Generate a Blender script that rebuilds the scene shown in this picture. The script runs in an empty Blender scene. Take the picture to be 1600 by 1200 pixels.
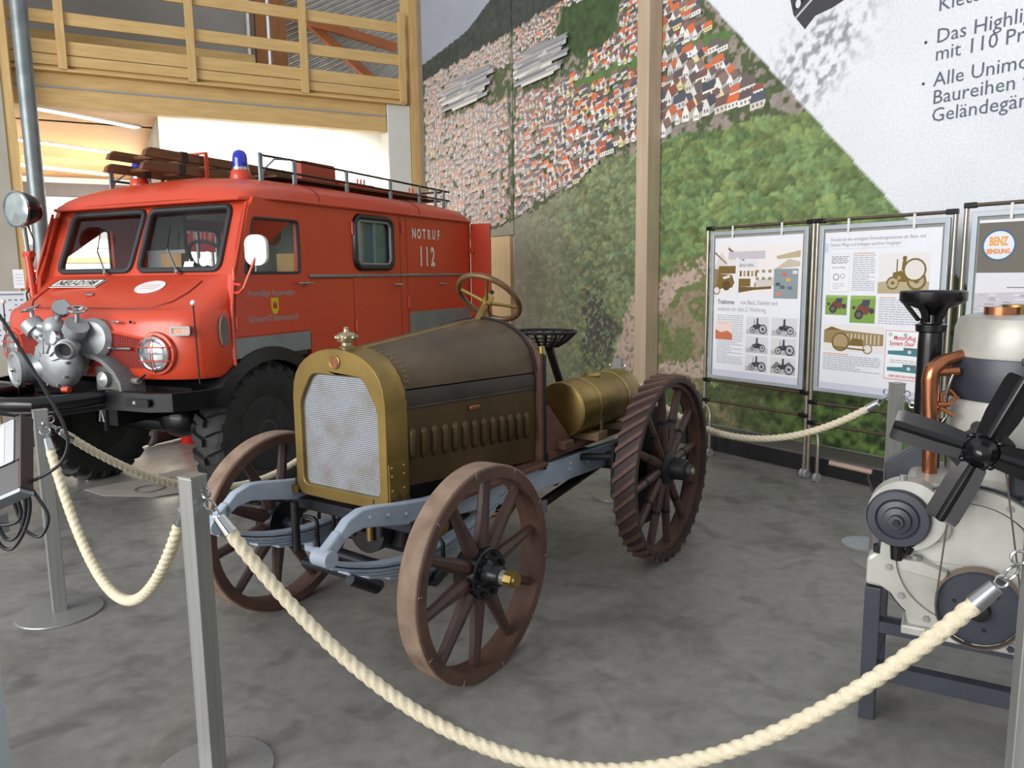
import bpy, bmesh, math, random
import numpy as np
from mathutils import Vector, Matrix
from mathutils.geometry import tessellate_polygon
R = math.radians
random.seed(7)
scene = bpy.context.scene
COL = scene.collection

# ------------------------------------------------------------------ camera
cam_data = bpy.data.cameras.new('camera')
cam_data.sensor_width = 36.0
cam_data.lens = 27.0
cam_data.clip_end = 200
cam_data.clip_start = 0.05
cam = bpy.data.objects.new('camera', cam_data)
COL.objects.link(cam)
P_, R_ = R(8.15), R(-0.7)
fw = Vector((0, math.cos(P_), -math.sin(P_)))
up0 = Vector((0, math.sin(P_), math.cos(P_)))
rt0 = Vector((1, 0, 0))
rt = rt0 * math.cos(R_) + up0 * math.sin(R_)
upv = up0 * math.cos(R_) - rt0 * math.sin(R_)
m3 = Matrix((rt, upv, -fw)).transposed()
cam.matrix_world = Matrix.Translation((0, 0, 1.6)) @ m3.to_4x4()
scene.camera = cam

# ------------------------------------------------------------------ light
world = bpy.data.worlds.new('world')
scene.world = world
world.use_nodes = True
bg = world.node_tree.nodes['Background']
bg.inputs[0].default_value = (0.93, 0.96, 1.0, 1)
bg.inputs[1].default_value = 0.50

def area(name, loc, target, sx, sy, power, color=(1, 1, 1)):
    d = bpy.data.lights.new(name, 'AREA')
    d.shape = 'RECTANGLE'; d.size = sx; d.size_y = sy; d.energy = power; d.color = color
    o = bpy.data.objects.new(name, d); COL.objects.link(o)
    o.location = loc
    o.rotation_euler = (Vector(target) - Vector(loc)).to_track_quat('-Z', 'Y').to_euler()
    return o
area('daylight_from_glass_front', (-9.5, -5.0, 4.2), (1.0, 4.5, 1.0), 11, 6, 1500, (1.0, 0.985, 0.96))
area('daylight_back_hall', (-6.5, 17.0, 3.85), (-7.3, 18.2, 0.0), 7, 6, 4200, (1.0, 0.97, 0.92))

scene.view_settings.view_transform = 'Standard'
scene.view_settings.look = 'None'
scene.view_settings.gamma = 1.0
scene.view_settings.use_curve_mapping = False
scene.view_settings.exposure = 0.45

# ------------------------------------------------------------------ materials
def lin(c):
    out = []
    for v in c[:3]:
        v = v / 255.0
        out.append(v / 12.92 if v <= 0.04045 else ((v + 0.055) / 1.055) ** 2.4)
    return (out[0], out[1], out[2], 1.0)
MATS = {}
def mat(name, c1, c2=None, rough=0.5, metal=0.0, scale=6.0, bump=0.0, bscale=None, spec=0.5, stretch=None, detail=4.0, rvar=0.0, coat=0.0, contrast=0.25):
    """procedural two-tone material: noise mixes c1 and c2 (sRGB 0..255)"""
    if name in MATS: return MATS[name]
    m = bpy.data.materials.new(name); m.use_nodes = True
    nt = m.node_tree; b = nt.nodes['Principled BSDF']
    if c2 is None: c2 = tuple(v * 0.86 for v in c1)
    tc = nt.nodes.new('ShaderNodeTexCoord'); mp = nt.nodes.new('ShaderNodeMapping')
    nt.links.new(tc.outputs['Object'], mp.inputs[0])
    if stretch: mp.inputs['Scale'].default_value = stretch
    n = nt.nodes.new('ShaderNodeTexNoise'); n.inputs['Scale'].default_value = scale; n.inputs['Detail'].default_value = detail
    nt.links.new(mp.outputs[0], n.inputs['Vector'])
    r = nt.nodes.new('ShaderNodeValToRGB')
    r.color_ramp.elements[0].position = 0.5 - contrast; r.color_ramp.elements[1].position = 0.5 + contrast
    r.color_ramp.elements[0].color = lin(c1); r.color_ramp.elements[1].color = lin(c2)
    nt.links.new(n.outputs['Fac'], r.inputs[0]); nt.links.new(r.outputs[0], b.inputs['Base Color'])
    b.inputs['Roughness'].default_value = rough; b.inputs['Metallic'].default_value = metal
    b.inputs['Specular IOR Level'].default_value = spec
    if coat: b.inputs['Coat Weight'].default_value = coat; b.inputs['Coat Roughness'].default_value = 0.15
    if rvar:
        mr = nt.nodes.new('ShaderNodeMapRange'); mr.inputs[3].default_value = max(0.02, rough - rvar); mr.inputs[4].default_value = min(1, rough + rvar)
        nt.links.new(n.outputs['Fac'], mr.inputs[0]); nt.links.new(mr.outputs[0], b.inputs['Roughness'])
    if bump:
        n2 = nt.nodes.new('ShaderNodeTexNoise'); n2.inputs['Scale'].default_value = bscale or scale * 4; n2.inputs['Detail'].default_value = 5
        nt.links.new(mp.outputs[0], n2.inputs['Vector'])
        bp = nt.nodes.new('ShaderNodeBump'); bp.inputs['Strength'].default_value = bump; bp.inputs['Distance'].default_value = 0.01
        nt.links.new(n2.outputs['Fac'], bp.inputs['Height']); nt.links.new(bp.outputs[0], b.inputs['Normal'])
    MATS[name] = m
    return m
def flat(name, c, rough=0.6, metal=0.0, emit=None, spec=0.5):
    if name in MATS: return MATS[name]
    m = bpy.data.materials.new(name); m.use_nodes = True
    b = m.node_tree.nodes['Principled BSDF']
    b.inputs['Base Color'].default_value = lin(c); b.inputs['Roughness'].default_value = rough; b.inputs['Metallic'].default_value = metal
    b.inputs['Specular IOR Level'].default_value = spec
    if emit:
        b.inputs['Emission Color'].default_value = lin(c); b.inputs['Emission Strength'].default_value = emit
    MATS[name] = m
    return m
def glass(name, tint=(235, 245, 245), gloss=0.12, rough=0.02, gcol=(255, 255, 255)):
    if name in MATS: return MATS[name]
    m = bpy.data.materials.new(name); m.use_nodes = True
    nt = m.node_tree; nt.nodes.clear()
    o = nt.nodes.new('ShaderNodeOutputMaterial'); mx = nt.nodes.new('ShaderNodeMixShader')
    t = nt.nodes.new('ShaderNodeBsdfTransparent'); g = nt.nodes.new('ShaderNodeBsdfGlossy')
    t.inputs[0].default_value = lin(tint); g.inputs['Roughness'].default_value = rough; g.inputs['Color'].default_value = lin(gcol)
    mx.inputs[0].default_value = gloss
    nt.links.new(t.outputs[0], mx.inputs[1]); nt.links.new(g.outputs[0], mx.inputs[2]); nt.links.new(mx.outputs[0], o.inputs[0])
    MATS[name] = m
    return m
def print_mat(name, rough=0.75, grain=0.0, gscale=120, spec=0.3):
    """flat print: colours come from the 'Col' attribute of the print mesh"""
    if name in MATS: return MATS[name]
    m = bpy.data.materials.new(name); m.use_nodes = True
    nt = m.node_tree; b = nt.nodes['Principled BSDF']
    a = nt.nodes.new('ShaderNodeVertexColor'); a.layer_name = 'Col'
    if grain:
        tc = nt.nodes.new('ShaderNodeTexCoord'); n = nt.nodes.new('ShaderNodeTexNoise')
        n.inputs['Scale'].default_value = gscale; n.inputs['Detail'].default_value = 3
        nt.links.new(tc.outputs['Object'], n.inputs['Vector'])
        mr = nt.nodes.new('ShaderNodeMapRange'); mr.inputs[1].default_value = 0.3; mr.inputs[2].default_value = 0.7
        mr.inputs[3].default_value = 1 - grain; mr.inputs[4].default_value = 1 + grain
        nt.links.new(n.outputs['Fac'], mr.inputs[0])
        mu = nt.nodes.new('ShaderNodeVectorMath'); mu.operation = 'SCALE'
        nt.links.new(a.outputs['Color'], mu.inputs[0]); nt.links.new(mr.outputs[0], mu.inputs['Scale'])
        nt.links.new(mu.outputs[0], b.inputs['Base Color'])
    else:
        nt.links.new(a.outputs['Color'], b.inputs['Base Color'])
    b.inputs['Roughness'].default_value = rough; b.inputs['Specular IOR Level'].default_value = spec
    MATS[name] = m
    return m

# ------------------------------------------------------------------ mesh helpers
def basis(axis):
    a = Vector(axis).normalized()
    h = Vector((0, 0, 1)) if abs(a.z) < 0.9 else Vector((1, 0, 0))
    u = h.cross(a).normalized(); v = a.cross(u)
    return a, u, v
class MB:
    def __init__(s): s.v = []; s.f = []; s.c = []
    def add(s, vs, fs):
        o = len(s.v); s.v += [tuple(p) for p in vs]; s.f += [tuple(i + o for i in f) for f in fs]; return s
    def box(s, x0, x1, y0, y1, z0, z1):
        vs = [(x0, y0, z0), (x1, y0, z0), (x1, y1, z0), (x0, y1, z0), (x0, y0, z1), (x1, y0, z1), (x1, y1, z1), (x0, y1, z1)]
        return s.add(vs, [(0, 3, 2, 1), (4, 5, 6, 7), (0, 1, 5, 4), (1, 2, 6, 5), (2, 3, 7, 6), (3, 0, 4, 7)])
    def hexa(s, pts): # 8 points, bottom 4 then top 4
        return s.add(pts, [(0, 3, 2, 1), (4, 5, 6, 7), (0, 1, 5, 4), (1, 2, 6, 5), (2, 3, 7, 6), (3, 0, 4, 7)])
    def beam(s, p, q, w, h, upd=(0, 0, 1)):
        p = Vector(p); q = Vector(q); a = (q - p).normalized(); u = a.cross(Vector(upd))
        if u.length < 1e-5: u = a.cross(Vector((1, 0, 0)))
        u.normalize(); v = u.cross(a)
        u = u * w / 2; v = v * h / 2
        return s.hexa([p - u - v, p + u - v, q + u - v, q - u - v, p - u + v, p + u + v, q + u + v, q - u + v])
    def cyl(s, p, q, r, r2=None, n=16, cap=True):
        p = Vector(p); q = Vector(q); r2 = r if r2 is None else r2
        a, u, v = basis(q - p)
        vs = []
        for c, rr in ((p, r), (q, r2)):
            for i in range(n):
                t = 2 * math.pi * i / n; vs.append(c + u * (rr * math.cos(t)) + v * (rr * math.sin(t)))
        fs = [(i, (i + 1) % n, n + (i + 1) % n, n + i) for i in range(n)]
        if cap: fs += [tuple(range(n - 1, -1, -1)), tuple(range(n, 2 * n))]
        return s.add(vs, fs)
    def tube(s, path, r, n=8, closed=False, cap=True):
        P = [Vector(p) for p in path]; k = len(P)
        rs = r if isinstance(r, (list, tuple)) else [r] * k
        T = []
        for i in range(k):
            a = P[(i + 1) % k] if (closed or i < k - 1) else P[i]
            b = P[i - 1] if (closed or i > 0) else P[i]
            T.append((a - b).normalized())
        _, u, v = basis(T[0]); vs = []
        for i in range(k):
            t = T[i]; u = (u - t * u.dot(t))
            if u.length < 1e-6: _, u, _v = basis(t)
            u.normalize(); v = t.cross(u)
            for j in range(n):
                an = 2 * math.pi * j / n; vs.append(P[i] + u * (rs[i] * math.cos(an)) + v * (rs[i] * math.sin(an)))
        fs = []
        for i in range(k if closed else k - 1):
            for j in range(n):
                a = i * n + j; b = i * n + (j + 1) % n; c = ((i + 1) % k) * n + (j + 1) % n; d = ((i + 1) % k) * n + j
                fs.append((a, b, c, d))
        if cap and not closed: fs += [tuple(range(n - 1, -1, -1)), tuple(range((k - 1) * n, k * n))]
        return s.add(vs, fs)
    def lathe(s, prof, o=(0, 0, 0), axis=(0, 0, 1), n=24, closed=False):
        """prof: (radius, height along axis)"""
        o = Vector(o); a, u, v = basis(axis); vs = []; k = len(prof)
        for r, h in prof:
            for j in range(n):
                t = 2 * math.pi * j / n; vs.append(o + a * h + u * (r * math.cos(t)) + v * (r * math.sin(t)))
        fs = []
        for i in range(k if closed else k - 1):
            i2 = (i + 1) % k
            for j in range(n):
                fs.append((i * n + j, i * n + (j + 1) % n, i2 * n + (j + 1) % n, i2 * n + j))
        if not closed:
            if prof[0][0] > 1e-6: fs.append(tuple(range(n - 1, -1, -1)))
            if prof[-1][0] > 1e-6: fs.append(tuple(range((k - 1) * n, k * n)))
        return s.add(vs, fs)
    def loft(s, rings, closed=True, cap=True):
        n = len(rings[0]); vs = [p for r in rings for p in r]; fs = []
        for i in range(len(rings) - 1):
            for j in range(n if closed else n - 1):
                fs.append((i * n + j, i * n + (j + 1) % n, (i + 1) * n + (j + 1) % n, (i + 1) * n + j))
        if cap and closed:
            fs += [tuple(range(n - 1, -1, -1)), tuple(range((len(rings) - 1) * n, len(rings) * n))]
        return s.add(vs, fs)
    def panel(s, outer, holes, fn, w0, w1):
        """outer/holes: 2d loops; fn(u,v,w)->xyz; solid between w0 and w1"""
        loops = [list(outer)] + [list(h) for h in holes]
        flatp = [p for l in loops for p in l]; n = len(flatp)
        tris = tessellate_polygon([[Vector((p[0], p[1], 0)) for p in l] for l in loops])
        vs = [fn(p[0], p[1], w0) for p in flatp] + [fn(p[0], p[1], w1) for p in flatp]
        fs = [tuple(t) for t in tris] + [tuple(i + n for i in reversed(t)) for t in tris]
        o = 0
        for l in loops:
            k = len(l)
            for i in range(k): fs.append((o + i, o + (i + 1) % k, n + o + (i + 1) % k, n + o + i))
            o += k
        return s.add(vs, fs)
    def sphere(s, c, r, sc=(1, 1, 1), n=16, m=10):
        c = Vector(c); rings = []
        vs = [c + Vector((0, 0, -r * sc[2]))]
        for i in range(1, m):
            ph = math.pi * i / m - math.pi / 2
            for j in range(n):
                t = 2 * math.pi * j / n
                vs.append(c + Vector((r * sc[0] * math.cos(ph) * math.cos(t), r * sc[1] * math.cos(ph) * math.sin(t), r * sc[2] * math.sin(ph))))
        vs.append(c + Vector((0, 0, r * sc[2])))
        fs = [(0, 1 + (j + 1) % n, 1 + j) for j in range(n)]
        for i in range(m - 2):
            for j in range(n):
                a = 1 + i * n
                fs.append((a + j, a + (j + 1) % n, a + n + (j + 1) % n, a + n + j))
        e = len(vs) - 1; a = 1 + (m - 2) * n
        fs += [(a + j, a + (j + 1) % n, e) for j in range(n)]
        return s.add(vs, fs)
    def torus(s, c, axis, Rr, r, n=28, m=8, a0=0, a1=360):
        c = Vector(c); _, u, v = basis(axis)
        full = abs(a1 - a0) >= 359.9
        k = n if full else n + 1
        path = [c + u * (Rr * math.cos(R(a0 + (a1 - a0) * i / n))) + v * (Rr * math.sin(R(a0 + (a1 - a0) * i / n))) for i in range(k)]
        return s.tube(path, r, m, closed=full)
    def build(s, name, m, parent=None, smooth=True, bevel=0, angle=38, fix=True):
        me = bpy.data.meshes.new(name); me.from_pydata(s.v, [], s.f)
        if fix:
            bm = bmesh.new(); bm.from_mesh(me); bmesh.ops.recalc_face_normals(bm, faces=bm.faces); bm.to_mesh(me); bm.free()
        me.materials.append(m)
        if smooth:
            me.polygons.foreach_set('use_smooth', [True] * len(me.polygons)); me.set_sharp_from_angle(angle=R(angle))
        o = bpy.data.objects.new(name, me); COL.objects.link(o)
        if parent is not None: o.parent = parent
        if bevel:
            b = o.modifiers.new('bevel', 'BEVEL'); b.width = bevel; b.segments = 2; b.limit_method = 'ANGLE'; b.angle_limit = R(40)
        return o
def clone(o, parent=None):
    c = o.copy(); COL.objects.link(c); c.parent = parent; return c
def clone_tree(o, parent=None):
    c = clone(o, parent)
    for ch in list(o.children): clone_tree(ch, c)
    return c
def thing(name, label, cat, loc=(0, 0, 0), rz=0.0, group=None):
    o = bpy.data.objects.new(name, None); COL.objects.link(o); o.empty_display_size = 0.1
    o.location = loc; o.rotation_euler = (0, 0, rz); o['label'] = label; o['category'] = cat
    if group: o['group'] = group
    return o
def tag(o, label, cat, group=None, kind=None):
    o['label'] = label; o['category'] = cat
    if group: o['group'] = group
    if kind: o['kind'] = kind
    return o
def struct(o, label=None):
    o['kind'] = 'structure'
    if label: o['label'] = label
    return o
def text_mesh(txt, size, align='LEFT', extrude=0.0, bold=0.0, width=1.0):
    c = bpy.data.curves.new('t', 'FONT'); c.body = txt; c.size = size; c.align_x = align; c.offset = bold; c.extrude = extrude
    c.resolution_u = 2
    o = bpy.data.objects.new('t', c); COL.objects.link(o)
    dg = bpy.context.evaluated_depsgraph_get()
    me = bpy.data.meshes.new_from_object(o.evaluated_get(dg))
    bpy.data.objects.remove(o); bpy.data.curves.remove(c)
    if width != 1.0:
        for v in me.vertices: v.co.x *= width
    return me
def lettering(txt, size, m, parent, mtx, name='lettering', align='LEFT', bold=0.0, width=1.0, shear=0.0):
    me = text_mesh(txt, size, align, 0.0, bold, width); me.name = name
    if shear:
        for v in me.vertices: v.co.x += shear * v.co.y
    me.transform(mtx); me.materials.clear(); me.materials.append(m)
    o = bpy.data.objects.new(name, me); COL.objects.link(o); o.parent = parent
    return o
def frame_mtx(o, xdir, ydir):
    x = Vector(xdir).normalized(); y = Vector(ydir).normalized(); z = x.cross(y)
    return Matrix.Translation(Vector(o)) @ Matrix((x, y, z)).transposed().to_4x4()
def split_letters(me, m, parent, name='letter'):
    n = len(me.vertices); par = list(range(n))
    def f(a):
        while par[a] != a: par[a] = par[par[a]]; a = par[a]
        return a
    for p in me.polygons:
        v = list(p.vertices)
        for q in v[1:]: par[f(q)] = f(v[0])
    grp = {}
    for p in me.polygons: grp.setdefault(f(p.vertices[0]), []).append(p.index)
    iv = []
    for k, ps in grp.items():
        xs = [me.vertices[v].co.x for i in ps for v in me.polygons[i].vertices]; iv.append([min(xs), max(xs), ps])
    iv.sort(key=lambda t: t[0]); out = []
    for a, b, ps in iv:
        if out and a < out[-1][1] - 0.1 * min(b - a, out[-1][1] - out[-1][0]): out[-1][1] = max(out[-1][1], b); out[-1][2] += ps
        else: out.append([a, b, list(ps)])
    for a, b, ps in out:
        ids = {}; vs = []; fs = []
        for i in ps:
            fc = []
            for v in me.polygons[i].vertices:
                if v not in ids: ids[v] = len(vs); vs.append(tuple(me.vertices[v].co))
                fc.append(ids[v])
            fs.append(fc)
        yield vs, fs
def letters(txt, size, m, parent, mtx, name='letter', bold=0.0, width=1.0):
    me = text_mesh(txt, size, 'LEFT', 0.0, bold, width)
    for vs, fs in split_letters(me, m, parent):
        m2 = bpy.data.meshes.new(name); m2.from_pydata(vs, [], fs); m2.transform(mtx); m2.materials.append(m)
        o = bpy.data.objects.new(name, m2); COL.objects.link(o); o.parent = parent
class Print:
    """flat printed shapes with colours in a 'Col' attribute"""
    def __init__(s): s.v = []; s.f = []; s.c = []
    def poly(s, pts, col):
        o = len(s.v); s.v += pts; s.f.append(tuple(range(o, o + len(pts)))); s.c.append(lin(col))
    def build(s, name, m, parent):
        me = bpy.data.meshes.new(name); me.from_pydata(s.v, [], s.f); me.materials.append(m)
        at = me.color_attributes.new('Col', 'FLOAT_COLOR', 'CORNER')
        cols = []
        for f, c in zip(s.f, s.c): cols += list(c) * len(f)
        at.data.foreach_set('color', cols)
        o = bpy.data.objects.new(name, me); COL.objects.link(o); o.parent = parent
        return o
def rrect(u0, u1, v0, v1, r, n=4):
    out = []
    for cx, cy, a0 in ((u1 - r, v1 - r, 0), (u0 + r, v1 - r, 90), (u0 + r, v0 + r, 180), (u1 - r, v0 + r, 270)):
        for i in range(n + 1):
            a = R(a0 + 90 * i / n); out.append((cx + r * math.cos(a), cy + r * math.sin(a)))
    return out
def rquad(pts, r, n=4):
    """round the corners of a polygon"""
    out = []; k = len(pts)
    for i in range(k):
        p = Vector(pts[i]); a = (Vector(pts[i - 1]) - p).normalized(); b = (Vector(pts[(i + 1) % k]) - p).normalized()
        p0 = p + a * r; p1 = p + b * r
        for j in range(n + 1):
            t = j / n; q = p0 * (1 - t) ** 2 + p * 2 * t * (1 - t) + p1 * t * t; out.append((q.x, q.y))
    return out
def vnoise(x, y, seed=0):
    """value noise on numpy arrays, 0..1"""
    xi = np.floor(x).astype(np.int64); yi = np.floor(y).astype(np.int64); xf = x - xi; yf = y - yi
    xf = xf * xf * (3 - 2 * xf); yf = yf * yf * (3 - 2 * yf)
    def h(a, b):
        n = (a * 374761393 + b * 668265263 + seed * 1442695041) & 0x7fffffff
        n = ((n ^ (n >> 13)) * 1274126177) & 0x7fffffff
        return ((n ^ (n >> 16)) & 0xffff) / 65535.0
    return (h(xi, yi) * (1 - xf) + h(xi + 1, yi) * xf) * (1 - yf) + (h(xi, yi + 1) * (1 - xf) + h(xi + 1, yi + 1) * xf) * yf
def fbm(x, y, seed=0, o=4):
    s = 0; a = 0.5; t = 0
    for i in range(o):
        s = s + a * vnoise(x * 2 ** i, y * 2 ** i, seed + i); t += a; a *= 0.5
    return s / t

# common materials
M_RED = mat('fire_red_paint', (204, 70, 38), (192, 60, 33), rough=0.38, scale=1.5, coat=0.25, rvar=0.06)
M_REDDK = mat('fire_red_recess', (120, 26, 18), (104, 20, 15), rough=0.5, scale=3)
M_BLACKP = mat('black_paint', (18, 19, 22), (13, 14, 17), rough=0.28, scale=4)
M_RUBBER = mat('black_rubber', (36, 37, 39), (52, 52, 52), rough=0.75, scale=9, bump=0.15)
M_GASKET = mat('gasket_rubber', (48, 52, 56), (40, 43, 47), rough=0.6)
M_CHROME = mat('chrome', (205, 208, 210), (180, 183, 186), rough=0.16, metal=1.0, scale=5)
M_STEEL = mat('brushed_steel', (160, 161, 158), (144, 145, 142), rough=0.36, metal=0.45, scale=2, stretch=(30, 30, 1))
M_ALU = mat('aluminium_panel', (150, 156, 158), (130, 136, 138), rough=0.45, metal=0.5, scale=4)
M_CAST = mat('cast_aluminium', (176, 180, 182), (140, 145, 148), rough=0.42, metal=0.45, scale=9, bump=0.1)
M_GLASS = glass('window_glass', (250, 252, 252), 0.035)
M_WHITE = mat('white_paint', (232, 232, 228), (222, 222, 218), rough=0.5)
M_BRASS = mat('old_brass', (164, 138, 80), (116, 96, 54), rough=0.36, metal=0.8, scale=5, rvar=0.12, bump=0.03)
M_BRASSB = mat('bright_brass', (184, 162, 98), (156, 132, 76), rough=0.3, metal=0.85, scale=8)
M_COPPER = mat('copper_pipe', (184, 122, 88), (150, 92, 64), rough=0.22, metal=0.85, scale=8)
M_IRON = mat('dark_iron', (46, 45, 47), (32, 31, 33), rough=0.5, metal=0.5, scale=8, bump=0.1)
M_ROPE = mat('rope_fibre', (226, 216, 192), (206, 194, 166), rough=0.9, scale=60, bump=0.4, bscale=220, spec=0.2)
M_PAPER = mat('white_paper', (232, 234, 240), (226, 228, 235), rough=0.6)
# ================================================================== SETTING
# floor: polished concrete with blotches
def floor_mat():
    m = bpy.data.materials.new('polished_concrete'); m.use_nodes = True
    nt = m.node_tree; b = nt.nodes['Principled BSDF']; L = nt.links.new
    tc = nt.nodes.new('ShaderNodeTexCoord')
    def noise(sc, det=5, rough=0.55, dist=0.0, loc=(0, 0, 0)):
        mp = nt.nodes.new('ShaderNodeMapping'); mp.inputs['Location'].default_value = loc
        L(tc.outputs['Object'], mp.inputs[0])
        n = nt.nodes.new('ShaderNodeTexNoise'); n.inputs['Scale'].default_value = sc; n.inputs['Detail'].default_value = det
        n.inputs['Roughness'].default_value = rough; n.inputs['Distortion'].default_value = dist
        L(mp.outputs[0], n.inputs['Vector']); return n.outputs['Fac']
    def ramp(fac, p0, c0, p1, c1):
        r = nt.nodes.new('ShaderNodeValToRGB'); r.color_ramp.elements[0].position = p0; r.color_ramp.elements[1].position = p1
        r.color_ramp.elements[0].color = c0; r.color_ramp.elements[1].color = c1; L(fac, r.inputs[0]); return r.outputs[0]
    base = ramp(noise(0.55, 4, 0.5), 0.35, lin((122, 121, 117)), 0.68, lin((143, 141, 136)))
    fine = ramp(noise(14, 6, 0.6), 0.3, (0.82, 0.82, 0.82, 1), 0.7, (1.12, 1.12, 1.12, 1))
    stain = ramp(noise(1.9, 5, 0.5, 1.2, (3.1, 1.7, 0)), 0.50, (1, 1, 1, 1), 0.70, (0.66, 0.66, 0.66, 1))
    spots = ramp(noise(4.2, 3, 0.5, 0.5, (7, 2, 0)), 0.57, (1, 1, 1, 1), 0.66, (0.76, 0.75, 0.74, 1))
    def mul(a, c):
        x = nt.nodes.new('ShaderNodeMix'); x.data_type = 'RGBA'; x.blend_type = 'MULTIPLY'; x.inputs[0].default_value = 1
        L(a, x.inputs[6]); L(c, x.inputs[7]); return x.outputs[2]
    L(mul(mul(mul(base, fine), stain), spots), b.inputs['Base Color'])
    rr = ramp(noise(2.3, 4, 0.5, 0.8, (1, 5, 0)), 0.3, (0.30, 0.30, 0.30, 1), 0.7, (0.48, 0.48, 0.48, 1))
    L(rr, b.inputs['Roughness']); b.inputs['Specular IOR Level'].default_value = 0.45
    bp = nt.nodes.new('ShaderNodeBump'); bp.inputs['Strength'].default_value = 0.04; bp.inputs['Distance'].default_value = 0.01
    L(noise(30, 4), bp.inputs['Height']); L(bp.outputs[0], b.inputs['Normal'])
    return m
fl = MB().box(-22, 16, -9, 26, -0.2, 0.0).build('floor', floor_mat(), smooth=False)
struct(fl, 'polished grey concrete floor with dark blotches')

UW = Vector((math.cos(R(-55)), math.sin(R(-55)), 0)); NW = Vector((-math.sin(R(-55)), math.cos(R(-55)), 0))
WALL_D = 5.70
def wall_obj(o): o.location = NW * WALL_D; o.rotation_euler = (0, 0, R(-55)); return o
M_WALL = mat('plaster_white', (214, 214, 208), (204, 204, 198), rough=0.85, scale=2)
w = wall_obj(MB().box(-10.33, 7.0, 0.03, 0.25, 0, 7.6).build('wall_right', M_WALL, smooth=False)); struct(w, 'long plastered hall wall carrying the printed mural')
# plinth along the wall: black front, grey ledge
M_PLF = mat('black_plinth', (32, 32, 35), (24, 24, 27), rough=0.6)
M_PLT = mat('grey_ledge', (112, 106, 104), (98, 94, 92), rough=0.55)
b_ = wall_obj(MB().box(-7.9, 6.5, -0.33, 0.03, 0, 0.135).build('baseboard_right', M_PLF, smooth=False)); struct(b_, 'low black plinth running along the mural wall')
t_ = MB().box(-7.9, 6.5, -0.335, 0.0, 0.135, 0.152).build('ledge', M_PLT, b_, smooth=False)

# ---- mural print ------------------------------------------------------------
def diag(s): return 4.029 - 1.062 * (s + 4.992)
def pw(s, pts):
    return np.interp(s, [p[0] for p in pts], [p[1] for p in pts])
SKY = [(-10.6, 4.60), (-10.236, 4.631), (-9.072, 4.787), (-8.515, 5.014), (-7.6, 5.5), (-6.5, 6.2), (-4, 7.2)]
TUP = [(-10.6, 4.38), (-9.249, 4.447), (-8.186, 4.52), (-7.058, 4.60), (-6.0, 4.75), (-5.0, 4.9), (-3, 5.2)]
TF = [(-10.6, 2.0), (-9.2, 2.05), (-8.24, 2.234), (-7.431, 2.411), (-6.837, 2.576), (-6.409, 2.802), (-5.966, 2.812), (-5.527, 2.846), (-5.23, 2.922), (-4.771, 2.852), (-4.426, 2.906), (-4.105, 2.879), (-3.866, 2.864), (-3, 2.8)]
def inpoly(S, Z, poly):
    ins = np.zeros(S.shape, bool); k = len(poly)
    for i in range(k):
        x1, y1 = poly[i]; x2, y2 = poly[(i + 1) % k]
        c = ((y1 > Z) != (y2 > Z)) & (S < (x2 - x1) * (Z - y1) / (y2 - y1 + 1e-12) + x1)
        ins ^= c
    return ins
def L3(c): return np.array(lin(c)[:3])
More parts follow.
